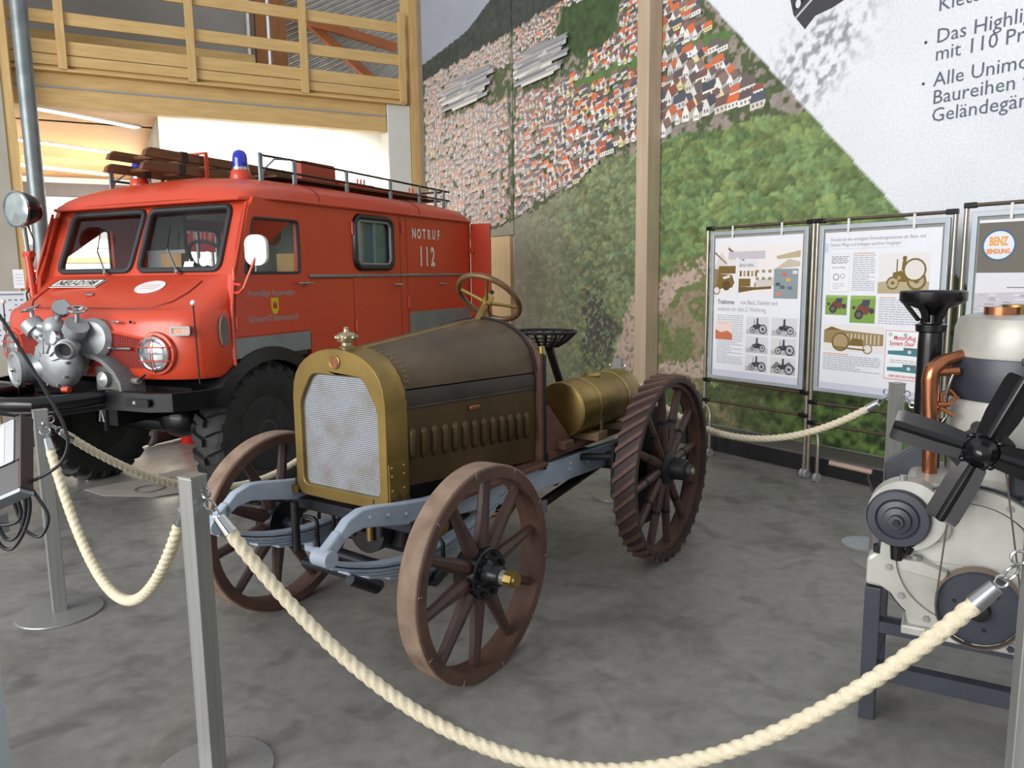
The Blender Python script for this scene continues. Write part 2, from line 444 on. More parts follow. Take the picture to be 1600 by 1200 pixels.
def mural_colors(S, Z):
    C = np.zeros(S.shape + (3,))
    n1 = fbm(S * 5, Z * 6, 1, 4); n2 = fbm(S * 16, Z * 18, 5, 3); n3 = fbm(S * 34, Z * 36, 9, 2); nb = fbm(S * 1.3, Z * 1.6, 13, 3)
    sky = L3((150, 156, 168)) + (Z[..., None] - 4.6) * 0.03
    C[:] = sky * (0.9 + 0.25 * nb[..., None])
    hill = Z < pw(S, SKY) + 0.03 * (n1 - 0.5)
    hc = L3((66, 72, 66)) * (0.55 + 0.9 * n2[..., None]); C = np.where(hill[..., None], hc, C)
    town = Z < pw(S, TUP) + 0.06 * (n1 - 0.5)
    tcol = np.where((n2 > 0.52)[..., None], L3((150, 140, 132)), L3((84, 96, 66))) * (0.7 + 0.6 * n3[..., None]); C = np.where(town[..., None], tcol, C)
    for poly in ([(-6.892, 3.689), (-5.887, 3.78), (-5.885, 3.63), (-6.837, 3.60)], [(-5.65, 3.70), (-5.095, 3.74), (-4.694, 3.70), (-4.726, 3.60), (-5.65, 3.60)]):
        C = np.where(inpoly(S, Z + 0.03 * (n1 - .5), poly)[..., None], L3((96, 122, 72)) * (0.8 + 0.4 * n2[..., None]), C)
    bt = inpoly(S + 0.1 * (n1 - .5), Z + 0.1 * (n2 - .5), [(-7.25, 4.2), (-7.059, 4.5), (-6.52, 4.6), (-6.1, 4.4), (-6.2, 4.1), (-6.316, 3.92), (-6.728, 3.92)])
    C = np.where(bt[..., None], L3((66, 84, 52)) * (0.5 + 1.0 * n2[..., None]), C)
    # forest: billowy crowns made of cells
    fo = Z < pw(S, TF) + 0.10 * (n1 - 0.5)
    cell = np.abs(fbm(S * 7, Z * 8, 21, 2) - 0.5) * 2
    shade = np.clip(0.30 + 0.55 * n2 + 0.45 * n3 + 0.25 * cell - 0.35 * (fbm(S * 3.2, Z * 3.0, 33, 2) < 0.42), 0.18, 1.5)
    right = np.clip((S + 6.0) / 0.6, 0, 1)[..., None]
    fcol = (L3((118, 134, 92)) * (1 - right) + L3((112, 140, 80)) * right) * shade[..., None]
    haze = np.clip((-6.6 - S) / 2.2, 0, 0.85)[..., None]
    fcol = fcol * (1 - haze) + L3((158, 154, 142)) * haze * (0.85 + 0.3 * n2[..., None])
    if S.shape[0] > 60:
        rnd = np.random.RandomState(11); N = 3600
        cs = rnd.uniform(S.min() - .1, S.max() + .1, N); cz = rnd.uniform(.2, 3.1, N); order = np.argsort(-cz)
        ds = S[0, 1] - S[0, 0]; dz = Z[1, 0] - Z[0, 0]; tone = np.zeros(S.shape); have = np.zeros(S.shape, bool); hue = np.zeros(S.shape)
        for i in order:
            r = rnd.uniform(.05, .13) * (0.75 if cs[i] < -6 else 1); rz = r * rnd.uniform(.8, 1.25); tn = rnd.uniform(.55, 1.15); hu = rnd.uniform(-1, 1)
            i0, i1 = int((cs[i] - r - S[0, 0]) / ds), int((cs[i] + r - S[0, 0]) / ds) + 2; j0, j1 = int((cz[i] - rz - Z[0, 0]) / dz), int((cz[i] + rz - Z[0, 0]) / dz) + 2
            i0, j0 = max(0, i0), max(0, j0)
            if i1 <= i0 or j1 <= j0: continue
            sl = (slice(j0, j1), slice(i0, i1)); a = (S[sl] - cs[i]) / r; b = (Z[sl] - cz[i]) / rz; q = a * a + b * b; ins = q < 1 + .5 * (n3[sl] - .5)
            sh = tn * (.72 + .45 * (b * .75 - a * .35)) * (1.05 - .25 * q)
            tone[sl] = np.where(ins, sh, tone[sl]); hue[sl] = np.where(ins, hu, hue[sl]); have[sl] |= ins
        tone = np.where(have, tone, .25) * (.55 + .9 * n3)
        base = L3((138, 152, 112)) * (1 - right) + L3((134, 158, 102)) * right
        fcol = base * np.clip(tone, .12, 1.7)[..., None] * (1 + hue[..., None] * np.array([.14, .02, -.08]))
        fcol = fcol * (1 - haze) + L3((160, 156, 144)) * haze * (0.8 + 0.4 * n2[..., None])
    C = np.where(fo[..., None], fcol, C)
    # left haze over the town
    hz = np.clip((-7.6 - S) / 3.5, 0, 0.55)[..., None] * (Z < 4.3)[..., None]
    # clearing with paths and meadow right of the post, bushes below
    mead = inpoly(S + 0.12 * (n1 - .5), Z + 0.12 * (n2 - .5), [(-5.9, 1.35), (-5.2, 1.75), (-4.6, 1.75), (-3.6, 1.0), (-3.6, 0.62), (-5.9, 0.55)])
    mc = np.where((n1 + .5 * n2 > 0.80)[..., None], L3((150, 136, 112)), L3((112, 122, 78))) * (0.7 + 0.6 * n3[..., None]); C = np.where(mead[..., None], mc, C)
    for poly in ([(-4.6, 1.78), (-4.6, 1.66), (-4.955, 1.55), (-5.275, 1.43), (-5.51, 1.18), (-5.62, 0.9), (-5.75, 0.9), (-5.60, 1.45), (-5.278, 1.62), (-4.95, 1.73)],
                 [(-6.1, 1.0), (-5.85, 1.42), (-5.70, 1.5), (-5.72, 0.5), (-5.95, 0.38), (-6.2, 0.5)], [(-5.7, 0.62), (-4.9, 0.78), (-4.7, 0.70), (-5.0, 0.5), (-5.7, 0.42)]):
        pm = inpoly(S + 0.16 * (n1 - .5), Z + 0.16 * (n2 - .5), poly) & (n3 > .30)
        C = np.where(pm[..., None], L3((184, 164, 150)) * (0.62 + 0.7 * n3[..., None] - .2 * (n2[..., None] - .5)), C)
    dk = inpoly(S + 0.5 * (n1 - .5), Z + 0.5 * (n2 - .5), [(-6.7, 1.25), (-6.45, 1.4), (-6.15, 1.1), (-6.15, 0.6), (-6.6, 0.6)]) & (n3 < .58)
    C = np.where(dk[..., None], L3((92, 90, 86)) * (0.5 + 0.8 * n3[..., None]), C)
    low = Z < 0.58 + 0.16 * (n1 - 0.5)
    lm = np.clip((S + 4.6) / 0.8, 0, 1)[..., None]
    g1 = np.clip((n1 - .35) * 3, 0, 1)[..., None]; g2 = np.clip((n2 - .3) * 2.4, 0, 1)[..., None]; n4 = fbm(S * 60, Z * 44, 51, 2)[..., None]
    lc = ((L3((140, 132, 98)) * g1 + L3((76, 92, 56)) * (1 - g1)) * (1 - lm) + (L3((116, 146, 78)) * g2 + L3((52, 70, 44)) * (1 - g2)) * lm) * (0.25 + 0.7 * n3[..., None] + .8 * n4)
    C = np.where((low & (S > -5.6))[..., None], lc, C)
    # white snow-fog field right of the diagonal
    fog = Z > diag(S)
    fc = L3((222, 226, 232)) * (0.92 + 0.16 * nb[..., None]) + 0.02
    snow = np.exp(-(((S + 3.85) * 0.8 + (Z - 3.25) * 0.35) / 0.42) ** 2 - (((Z - 3.3) - 0.9 * (S + 3.85)) / 0.36) ** 2)
    sp = np.clip((fbm(S * 26, Z * 22, 41, 4) - 0.46) * 5, 0, 1) * np.clip(snow * 1.7, 0, 1)
    fc = fc * (1 - 0.62 * sp[..., None]) 
    C = np.where(fog[..., None], fc, C)
    return np.clip(C, 0.004, 0.95)
def mural_grid(name, s0, s1, z0, z1, st):
    ns = int((s1 - s0) / st); nz = int((z1 - z0) / st)
    ss = np.linspace(s0, s1, ns + 1); zz = np.linspace(z0, z1, nz + 1)
    S, Z = np.meshgrid(ss, zz)
    C = mural_colors(S, Z)
    v = np.stack([S.ravel(), np.zeros(S.size), Z.ravel()], 1)
    idx = np.arange(S.size).reshape(S.shape)
    f = np.stack([idx[:-1, :-1].ravel(), idx[:-1, 1:].ravel(), idx[1:, 1:].ravel(), idx[1:, :-1].ravel()], 1)
    me = bpy.data.meshes.new(name); me.from_pydata(v.tolist(), [], f.tolist())
    at = me.color_attributes.new('Col', 'FLOAT_COLOR', 'POINT')
    at.data.foreach_set('color', np.concatenate([C.reshape(-1, 3), np.ones((S.size, 1))], 1).ravel())
    me.materials.append(print_mat('mural_print', 0.7, 0.08, 60, 0.35))
    o = bpy.data.objects.new(name, me); COL.objects.link(o); return o
def banner(s0, s1, z0, z1, st, label):
    root = thing('mural_banner', label, 'mural', NW * WALL_D, R(-55), 'printed mural banners on the long wall')
    MB().box(s0, s1, 0.002, 0.02, z0, z1).build('backing', flat('banner_edge', (60, 60, 62)), root, smooth=False)
    g = mural_grid('print', s0, s1, z0, min(z1, 5.3), st); g.parent = root
    g = mural_grid('print', s0, s1, min(z1, 5.3), z1, .06); g.parent = root
    return root
MUR_L = banner(-8.05, -5.70, 0.16, 7.0, 0.017, 'large printed hillside town mural left of the timber post')
MUR_R = banner(-5.66, -1.3, 0.16, 7.0, 0.0165, 'large printed mural right of the timber post with white diagonal field')
MUR_U = banner(-10.32, -8.06, 2.09, 7.0, 0.02, 'upper mural strip with far town and factory beside the white column')
wood_door = wall_obj(MB().box(-8.66, -8.12, -0.02, 0.03, 0.02, 2.08).build('door_1', mat('pale_birch', (222, 196, 150), (206, 178, 130), rough=0.6, scale=3, stretch=(8, 8, 1)), smooth=False))
struct(wood_door, 'pale wooden door leaf below the mural')
MB().box(-8.63, -8.60, -0.06, -0.02, 1.0, 1.14).build('door_handle', M_STEEL, wood_door)
# houses printed on the mural
ROOFS = [(186, 104, 80), (150, 92, 80), (204, 116, 84), (124, 96, 90), (104, 94, 94), (92, 96, 108), (142, 122, 114), (222, 116, 74), (112, 104, 102), (136, 112, 104), (86, 88, 96)]
WALLS = [(232, 230, 226), (222, 220, 216), (240, 236, 226), (206, 204, 204), (228, 214, 160), (214, 206, 196), (236, 236, 238)]
def haze_col(c, s):
    h = min(0.6, max(0.0, (-6.6 - s) / 3.6)); return tuple(v * (1 - h) + w * h for v, w in zip(c, (204, 192, 186)))
def houses(root, s0, s1, zmin=0):
    rnd = random.Random(int(-s0 * 100)); pr = Print(); off = [0.001]
    def P(*pts): return [(p[0], -off[0], p[1]) for p in pts]
    z = 4.95
    while z > 2.0:
        near = min(1, max(0, (4.6 - z) / 1.5)); stp = (0.045 + 0.055 * near) * (1.0 if s0 > -6 else .74)
        s = s0 + rnd.random() * 0.08
        while s < s1:
            sc = (0.55 + 0.5 * near) * rnd.uniform(0.7, 1.2) * (1.12 if s > -5.7 else .80 if s > -7 else .72)
            w_ = 0.125 * sc; h_ = 0.062 * sc
            zz = z + rnd.uniform(-0.03, 0.03)
            ok = pw(s, TF) + 0.02 < zz < pw(s, TUP) - 0.02 and zz > zmin + 0.05 and s + w_ * 1.25 < s1 and zz + 2.3 * h_ < diag(s + w_ * 1.3) - 0.02
            if -9.85 < s < -6.65 and 3.74 < zz < 4.12: ok = False
            if -7.2 < s < -6.15 and 3.95 < zz < 4.5: ok = False
            if 3.60 < zz < 3.70 and s > -6.9: ok = False
            if ok and rnd.random() < 0.93:
                wl = haze_col(rnd.choice(WALLS), s); rf = haze_col(rnd.choice(ROOFS), s); dkw = tuple(v * 0.78 for v in wl)
                off[0] += 0.0000045
                if rnd.random() < 0.5:   # gable to the viewer, long roof to the right
                    g = w_ * 0.5; sl = 0.03 * sc
                    pr.poly(P((s, zz), (s + g, zz), (s + g, zz + h_), (s + g / 2, zz + h_ * 1.9), (s, zz + h_)), wl)
                    pr.poly(P((s + g, zz), (s + w_, zz + sl), (s + w_, zz + h_ + sl), (s + g, zz + h_)), dkw)
                    pr.poly(P((s + g * 1.06, zz + h_ * 0.9), (s + w_ * 1.04, zz + h_ * 0.9 + sl), (s + w_ - g / 2, zz + h_ * 1.9 + sl), (s + g / 2, zz + h_ * 1.96)), rf)
                    off[0] += 0.000002
                    pr.poly(P((s + g * .2, zz + h_ * .35), (s + g * .42, zz + h_ * .35), (s + g * .42, zz + h_ * .7), (s + g * .2, zz + h_ * .7)), (120, 116, 118))
                    pr.poly(P((s + g * .6, zz + h_ * .35), (s + g * .82, zz + h_ * .35), (s + g * .82, zz + h_ * .7), (s + g * .6, zz + h_ * .7)), (120, 116, 118))
                else:                    # eaves to the viewer
                    sl = 0.016 * sc
                    pr.poly(P((s, zz), (s + w_, zz + sl), (s + w_, zz + h_ * .8 + sl), (s, zz + h_ * .8)), wl)
                    pr.poly(P((s - .006, zz + h_ * .75), (s + w_ + .006, zz + h_ * .75 + sl), (s + w_ * .92, zz + h_ * 1.7 + sl), (s + w_ * .08, zz + h_ * 1.7)), rf)
                    off[0] += 0.000002
                    for q in (.15, .42, .7):
                        pr.poly(P((s + w_ * q, zz + h_ * .25 + sl * q), (s + w_ * (q + .12), zz + h_ * .25 + sl * q), (s + w_ * (q + .12), zz + h_ * .58 + sl * q), (s + w_ * q, zz + h_ * .58 + sl * q)), (126, 120, 120))
                if rnd.random() < 0.42:
                    off[0] += 0.000003; cx = s + w_ * rnd.uniform(.9, 1.2); r_ = 0.018 * sc * rnd.uniform(.8, 1.7)
                    if cx + r_ < s1 and zz + 2.4 * r_ < diag(cx + r_):
                        pr.poly(P(*[(cx + r_ * math.cos(a), zz + r_ * .6 + 1.3 * r_ * math.sin(a)) for a in [k * math.pi / 3.5 for k in range(7)]]), haze_col(rnd.choice([(72, 88, 52), (92, 104, 60), (58, 72, 48)]), s))
            s += 0.095 * sc + rnd.random() * 0.02
        z -= stp
    return pr
PM = print_mat('house_print', 0.7, 0.05, 90, 0.3)
def factory(pr, s0, s1):
    rnd = random.Random(3)
    def P(*pts): return [(p[0], -0.0009 - 0.00001 * len(pr.f), p[1]) for p in pts]
    z = 4.16
    for i in range(34):
        s = rnd.uniform(s0 + 0.05, s1 - 0.9); L_ = rnd.uniform(.25, .85); zz = 4.15 - 0.33 * i / 34 + rnd.uniform(-.03, .03)
        h_ = rnd.uniform(.02, .05)
        if s + L_ > s1 - .02: L_ = s1 - .02 - s
        pr.poly(P((s, zz), (s + L_, zz + .03), (s + L_, zz + .03 + h_), (s, zz + h_)), rnd.choice([(214, 212, 208), (196, 194, 192), (176, 176, 178)]))
        pr.poly(P((s, zz + h_), (s + L_, zz + .03 + h_), (s + L_ + .04, zz + .03 + h_ + .028), (s + .05, zz + h_ + .028)), rnd.choice([(150, 150, 152), (184, 182, 178), (128, 128, 132), (196, 112, 78)] if i % 4 == 0 else [(150, 150, 152), (172, 170, 166), (136, 136, 140)]))
pr = houses(MUR_L, -8.04, -5.72); factory(pr, -8.04, -6.7)
def PP(o, *pts): return [(p[0], -o, p[1]) for p in pts]
pr.poly(PP(.002, (-7.70, 4.02), (-7.66, 4.02), (-7.665, 4.34), (-7.69, 4.34)), (206, 190, 180))
pr.build('house_print', PM, MUR_L)
pr = houses(MUR_U, -10.30, -8.08, 2.12); factory(pr, -9.85, -8.07); pr.build('house_print', PM, MUR_U)
pr = houses(MUR_R, -5.655, -3.6)
# dark vehicle corner above the snow spray
pr.poly(PP(.0012, (-4.13, 3.95), (-4.115, 3.785), (-4.081, 3.66), (-3.968, 3.52), (-3.88, 3.60), (-3.735, 3.62), (-3.60, 3.66), (-3.45, 3.62), (-3.30, 3.85), (-3.2, 4.3), (-4.0, 4.4)), (70, 70, 74))
pr.poly(PP(.0016, (-4.085, 3.74), (-4.075, 3.69), (-3.3, 4.13), (-3.3, 4.18)), (40, 40, 43))
pr.poly(PP(.0018, (-4.06, 3.64), (-4.05, 3.625), (-3.62, 3.93), (-3.63, 3.95)), (190, 192, 196))
pr.poly(PP(.0020, *[(-4.04 + .025 * math.cos(k), 3.735 + .035 * math.sin(k)) for k in [i * .63 for i in range(10)]]), (220, 222, 226))
pr.poly(PP(.0020, (-3.88, 3.74), (-3.84, 3.77), (-3.83, 3.75), (-3.87, 3.72)), (215, 216, 220))
pr.build('house_print', PM, MUR_R)
M_TXT = flat('mural_ink', (96, 104, 118), 0.8)
for txt, z_ in (('Klettern', 3.372), ('Das Highlight', 3.162), ('mit 110 Prozent', 3.045), ('Alle Unimog-', 2.872), ('Baureihen wie', 2.752), ('Geländegängig', 2.630)):
    letters(txt, 0.135, M_TXT, MUR_R, frame_mtx((-2.915, -0.003, z_), (1, 0, 0), (0, 0, 1)), width=0.98)
for z_ in (3.185, 2.905):
    MB().lathe([(0.0, 0.001), (0.011, 0.001)], (-2.985, -0.002, z_), (0, -1, 0), 12).build('bullet_dot', M_TXT, MUR_R)

# timber post in front of the mural
M_TIMB = mat('glulam_grey', (196, 176, 152), (176, 156, 132), rough=0.65, scale=2.5, stretch=(6, 6, 0.6))
M_TIMY = mat('spruce_timber', (214, 182, 124), (192, 158, 100), rough=0.6, scale=2.5, stretch=(1, 8, 8), detail=6)
M_TIMYV = mat('spruce_timber_upright', (214, 182, 124), (192, 158, 100), rough=0.6, scale=2.5, stretch=(8, 8, 1), detail=6)
po = wall_obj(MB().box(-5.69, -5.53, -0.185, -0.01, 0.0, 7.4).build('trim_1', M_TIMB, smooth=False, bevel=0.004)); struct(po, 'tall square timber post in front of the mural')

# ---- mezzanine ---------------------------------------------------------------
BU = Vector((math.cos(R(28)), math.sin(R(28)), 0)); BN = Vector((-math.sin(R(28)), math.cos(R(28)), 0)); MZD = 11.35
def mz(o): o.location = BN * MZD; o.rotation_euler = (0, 0, R(28)); return o
def mzp(x, y, z): return BU * x + BN * (MZD + y) + Vector((0, 0, z))
mezz = thing('mezzanine', 'spruce timber mezzanine gallery with open rails above the passage', 'gallery', BN * MZD, R(28))
MB().box(-0.80, 3.97, 0.0, 0.16, 3.72, 3.94).build('lower_beam', M_TIMY, mezz, smooth=False, bevel=0.004)
MB().box(-0.80, 3.97, 0.01, 0.16, 3.955, 4.12).build('upper_beam', M_TIMY, mezz, smooth=False, bevel=0.004)
MB().box(-0.80, 3.96, -0.012, 0.0, 3.936, 3.958).build('cable_strip', flat('grey_strip', (150, 152, 152)), mezz, smooth=False)
MB().box(-0.80, 4.25, -0.10, 0.16, 4.12, 4.15).build('ledge_board', M_TIMY, mezz, smooth=False)
MB().box(-0.80, 4.25, 0.0, 2.6, 4.15, 4.22).build('deck', M_TIMY, mezz, smooth=False)
for z0, z1, nm in ((4.20, 4.32, 'kick_board'), (4.33, 4.49, 'kick_board'), (4.68, 4.83, 'mid_rail'), (5.13, 5.28, 'top_rail')):
    MB().box(-0.80, 4.22, -0.045, -0.005, z0, z1).build(nm, M_TIMY, mezz, smooth=False, bevel=0.004)
for x in (-0.18, 1.30, 2.77, 4.22):
    MB().box(x - 0.05, x + 0.05, -0.10, -0.045, 4.13, 5.42).build('post', M_TIMYV, mezz, smooth=False, bevel=0.004)
for x in (0.25, 1.85):
    MB().box(x - 0.045, x + 0.045, 1.55, 1.60, 4.22, 5.0).build('rear_post', M_TIMYV, mezz, smooth=False)
MB().box(-0.80, 2.4, 1.50, 1.54, 4.86, 5.0).build('rear_rail', M_TIMY, mezz, smooth=False)
M_GREYW = mat('grey_plaster', (150, 148, 144), (140, 138, 134), rough=0.85, scale=2)
o = mz(MB().box(-2.6, 2.62, 2.62, 2.75, 4.0, 8.2).build('wall_gallery', M_GREYW, smooth=False)); struct(o, 'grey plaster wall at the back of the gallery')
M_OAK = mat('brown_glulam', (150, 98, 50), (128, 80, 38), rough=0.55, scale=2.5, stretch=(8, 8, 1))
for x0, x1 in ((2.64, 2.82), (2.90, 3.06), (3.06, 3.14)):
    o = mz(MB().box(x0, x1, 2.55, 2.75, 4.22, 8.0).build('trim_2', M_OAK, smooth=False)); struct(o, 'brown timber upright on the gallery')
o = mz(MB().box(2.49, 2.53, 2.50, 2.55, 4.22, 6.2).build('trim_3', M_WHITE, smooth=False)); struct(o, 'white slim upright strip standing for a bright light slit on the gallery')  # white colour stands for the bright light slit beside the timbers
def corrugated():
    # inclined sheet with ridges rising to the right, trimmed to a rectangle
    vs = []; fs = []; sl = math.tan(R(27)); prev = None
    for i in range(330):
        c0 = 1.6 + i * 0.0225; wv = 0.026 * math.sin(i * math.pi / 2.0 + .6)
        x0, x1 = 3.02, 6.6
        if c0 < 4.25: x0 = max(x0, 3.02 + (4.25 - c0) / sl)
        if c0 + sl * (x1 - 3.02) > 8.4: x1 = 3.02 + (8.4 - c0) / sl
        if x1 <= x0 + .02: prev = None; continue
        ids = len(vs)
        for x in (x0, x1):
            z = c0 + sl * (x - 3.02); vs.append((x, 3.6 - .35 * (z - 4.2) - wv, z))
        if prev is not None: fs.append((prev, prev + 1, ids + 1, ids))
        prev = ids
    return MB().add(vs, fs)
o = mz(corrugated().build('ceiling_corrugated', mat('corrugated_zinc', (196, 196, 192), (170, 170, 166), rough=0.4, metal=0.5), smooth=False, fix=False)); struct(o, 'corrugated metal roof sheeting over the gallery')
for p, q in (((3.2, 2.6, 6.02), (5.1, 2.6, 5.70)), ((3.40, 2.7, 6.08), (5.1, 2.8, 4.85))):
    o = mz(MB().beam(p, q, 0.12, 0.14).build('trim_4', mat('red_brown_timber', (164, 96, 52), (142, 80, 42), rough=0.55, scale=3), smooth=False)); struct(o, 'sloping brown roof timber on the gallery')
o = mz(MB().box(3.98, 4.34, -0.03, 0.32, 0, 4.118).build('trim_5', mat('white_column', (212, 214, 208), (206, 208, 202), rough=0.7), smooth=False, bevel=0.012)); struct(o, 'white painted column carrying the mezzanine beam')
o = mz(MB().box(4.345, 4.46, -0.06, 0.30, 0, 8.0).build('trim_6', M_TIMYV, smooth=False)); struct(o, 'yellow timber upright beside the white column')
o = mz(MB().box(4.46, 4.64, -0.12, 0.30, 0, 8.0).build('trim_7', mat('grey_brown_timber', (168, 146, 124), (150, 130, 110), rough=0.7, scale=3, stretch=(8, 8, 1)), smooth=False)); struct(o, 'grey brown timber upright at the mural edge')
o = mz(MB().box(-3.4, -0.82, -0.40, 0.20, 0, 8.0).build('wall_left', mat('raw_concrete', (178, 172, 160), (160, 155, 144), rough=0.85, scale=2.5), smooth=False)); struct(o, 'raw concrete pier at the far left')
o = mz(MB().box(-0.82, -0.72, -0.38, -0.11, 0, 8.0).build('trim_8', M_TIMYV, smooth=False)); struct(o, 'timber edge strip on the concrete pier')
# ---- back hall
M_ORW = mat('warm_plywood', (222, 172, 112), (206, 154, 94), rough=0.55, scale=1.6, stretch=(1, 6, 6))
o = mz(MB().box(-3.4, 1.0, 0.17, 10.2, 4.0, 4.06).build('ceiling', M_ORW, smooth=False)); struct(o, 'warm plywood ceiling of the rear hall')
for x0, y0, x1, y1, wh_ in ((-0.6, 1.6, 0.75, 2.6, 'nearest slim strip light on the plywood ceiling behind the beam'), (-1.6, 4.2, 0.5, 5.55, 'middle slim strip light on the plywood ceiling'), (-2.0, 7.6, 0.4, 9.1, 'farthest slim strip light on the plywood ceiling above the dark beam')):
    d = thing('ceiling_strip_light', wh_, 'light', BN * MZD, R(28), 'strip lights under the plywood ceiling')
    MB().beam((x0, y0, 3.985), (x1, y1, 3.985), 0.16, 0.03).build('housing', M_WHITE, d, smooth=False)
    MB().beam((x0 + .02, y0 + .015, 3.966), (x1 - .02, y1 - .015, 3.966), 0.12, 0.012).build('diffuser', flat('strip_glow', (255, 246, 232), emit=6.0), d, smooth=False)
o = mz(MB().box(-3.4, 1.0, 10.2, 10.4, 0, 4.06).build('wall_back', M_WALL, smooth=False)); struct(o, 'bright white end wall of the rear hall')
o = mz(MB().box(0.96, 5.4, 1.5, 1.65, 0, 4.1).build('wall_partition', M_WALL, smooth=False)); struct(o, 'white partition wall behind the fire truck')
o = mz(MB().box(0.96, 1.1, 1.65, 10.2, 0, 4.0).build('wall_partition_return', M_WALL, smooth=False)); struct(o, 'white return of the partition wall')
o = mz(MB().box(-3.4, 0.96, 10.0, 10.2, 3.55, 3.85).build('trim_9', mat('dark_roof_gap', (66, 52, 44), (54, 42, 36)), smooth=False)); struct(o, 'dark beam above the rear hall posters')
hp = thing('hall_poster', 'wide pale wall poster with grey machine pictures in the rear hall', 'poster', BN * MZD, R(28))
MB().box(-2.9, 0.7, 10.12, 10.17, 2.35, 3.5).build('sheet', M_PAPER, hp, smooth=False)
pr = Print()
def Q(x0, x1, z0, z1): return [(x0, 10.115, z0), (x1, 10.115, z0), (x1, 10.115, z1), (x0, 10.115, z1)]
for r_ in ((-0.35, 0.45, 2.55, 2.95), (0.05, 0.25, 2.95, 3.2), (-1.9, -1.3, 2.5, 2.9)): pr.poly(Q(*r_), (150, 146, 150))
pr.poly([( -0.9 + .35 * math.cos(t), 10.114, 2.95 + .35 * math.sin(t)) for t in [i * .3927 for i in range(16)]], (214, 214, 216))
pr.poly([( -0.9 + .31 * math.cos(t), 10.112, 2.95 + .31 * math.sin(t)) for t in [i * .3927 for i in range(16)]], (230, 230, 234))
pr.build('picture', print_mat('poster_print', 0.6), hp)
o = mz(MB().box(-3.4, 0.9, 10.1, 10.2, 2.0, 2.12).build('trim_10', M_TIMY, smooth=False)); struct(o, 'wooden dado rail on the rear wall')
area('fill_light_under_mezzanine', mzp(2.4, 0.55, 3.65), mzp(2.4, 1.6, 1.6), 3.0, 0.5, 160, (1.0, 0.97, 0.9))  # added fill light without a fixture, brightens the white partition
# galvanised downpipe
gp = thing('downpipe', 'galvanised steel downpipe in front of the concrete pier', 'pipe', (-4.50, 7.5, 0))
M_GALV = mat('galvanised', (132, 140, 142), (108, 116, 118), rough=0.42, metal=0.55, scale=9)
MB().cyl((0, 0, 0), (0, 0, 7.5), 0.072, n=20).build('pipe', M_GALV, gp)
for z_ in (1.7, 4.35): MB().cyl((0, 0, z_), (0, 0, z_ + 0.16), 0.082, n=20).build('collar', M_GALV, gp)
MB().cyl((0, 0, 1.50), (0, 0, 1.62), 0.0755, n=20).build('blue_tape', flat('blue_tape', (60, 84, 170)), gp)
# ================================================================== VINTAGE TRACTOR (x: near side, y: rearward)
TR = thing('vintage_tractor', 'antique brass radiator tractor with wooden spoked wheels inside the rope barrier', 'tractor', (-0.639, 3.266, 0), R(-34.5))
M_HOOD = mat('brown_patina_metal', (100, 84, 64), (72, 58, 44), rough=0.42, metal=0.45, scale=3.5, rvar=0.1, bump=0.04)
M_HOODB = mat('bronze_patina_side', (92, 74, 44), (66, 50, 30), rough=0.42, metal=0.5, scale=4, rvar=0.1, bump=0.04)
M_HBAND = mat('blackened_band', (66, 58, 50), (44, 39, 35), rough=0.4, metal=0.4, scale=6)
M_WOODB = mat('old_brown_wood', (104, 70, 56), (78, 52, 42), rough=0.6, scale=5, stretch=(4, 1, 4), bump=0.1)
M_WHEEL = mat('weathered_brown_wheel', (98, 70, 58), (72, 50, 42), rough=0.6, scale=7, bump=0.12, rvar=0.1)
M_WHEELI = mat('rusty_tread', (156, 134, 116), (106, 84, 70), rough=0.7, scale=10, bump=0.25)
M_SPOKE = mat('oiled_wood_spoke', (84, 60, 52), (62, 44, 40), rough=0.42, scale=6, bump=0.08)
M_BLUE = mat('pale_blue_grey_paint', (168, 180, 194), (146, 158, 174), rough=0.5, scale=8, bump=0.05)
M_DKST = mat('dark_blue_black_steel', (44, 46, 54), (30, 31, 36), rough=0.4, metal=0.4, scale=5)
M_CLEAT = mat('rusted_iron_cleat', (112, 84, 74), (78, 62, 60), rough=0.6, metal=0.3, scale=14, bump=0.3)

# --- radiator
def rad_outline(hw, zb, zs, zt, cr):
    pts = [(-hw + cr, zb), (hw - cr, zb)]
    for i in range(1, 5): a = R(-90 + 90 * i / 4); pts.append((hw - cr + cr * math.cos(a), zb + cr + cr * math.sin(a)))
    pts.append((hw, zs))
    for i in range(1, 16):
        a = math.pi * i / 16; pts.append((0.985 * hw * math.cos(a), zs + 0.01 + (zt - zs - 0.01) * math.sin(a) ** 0.85))
    pts.append((-hw, zs))
    for i in range(0, 4): a = R(180 + 90 * i / 4); pts.append((-hw + cr + cr * math.cos(a), zb + cr + cr * math.sin(a)))
    return pts
out = rad_outline(0.273, 0.655, 1.09, 1.305, 0.055)
hole = rquad([(-0.228, 0.705), (0.228, 0.705), (0.228, 1.07), (0.15, 1.195), (-0.15, 1.195), (-0.228, 1.07)], 0.035)
rad = MB().panel(out, [hole], lambda u, v, w: (u, w, v), -0.155, -0.025).build('radiator_shell', M_BRASS, TR, bevel=0.006)
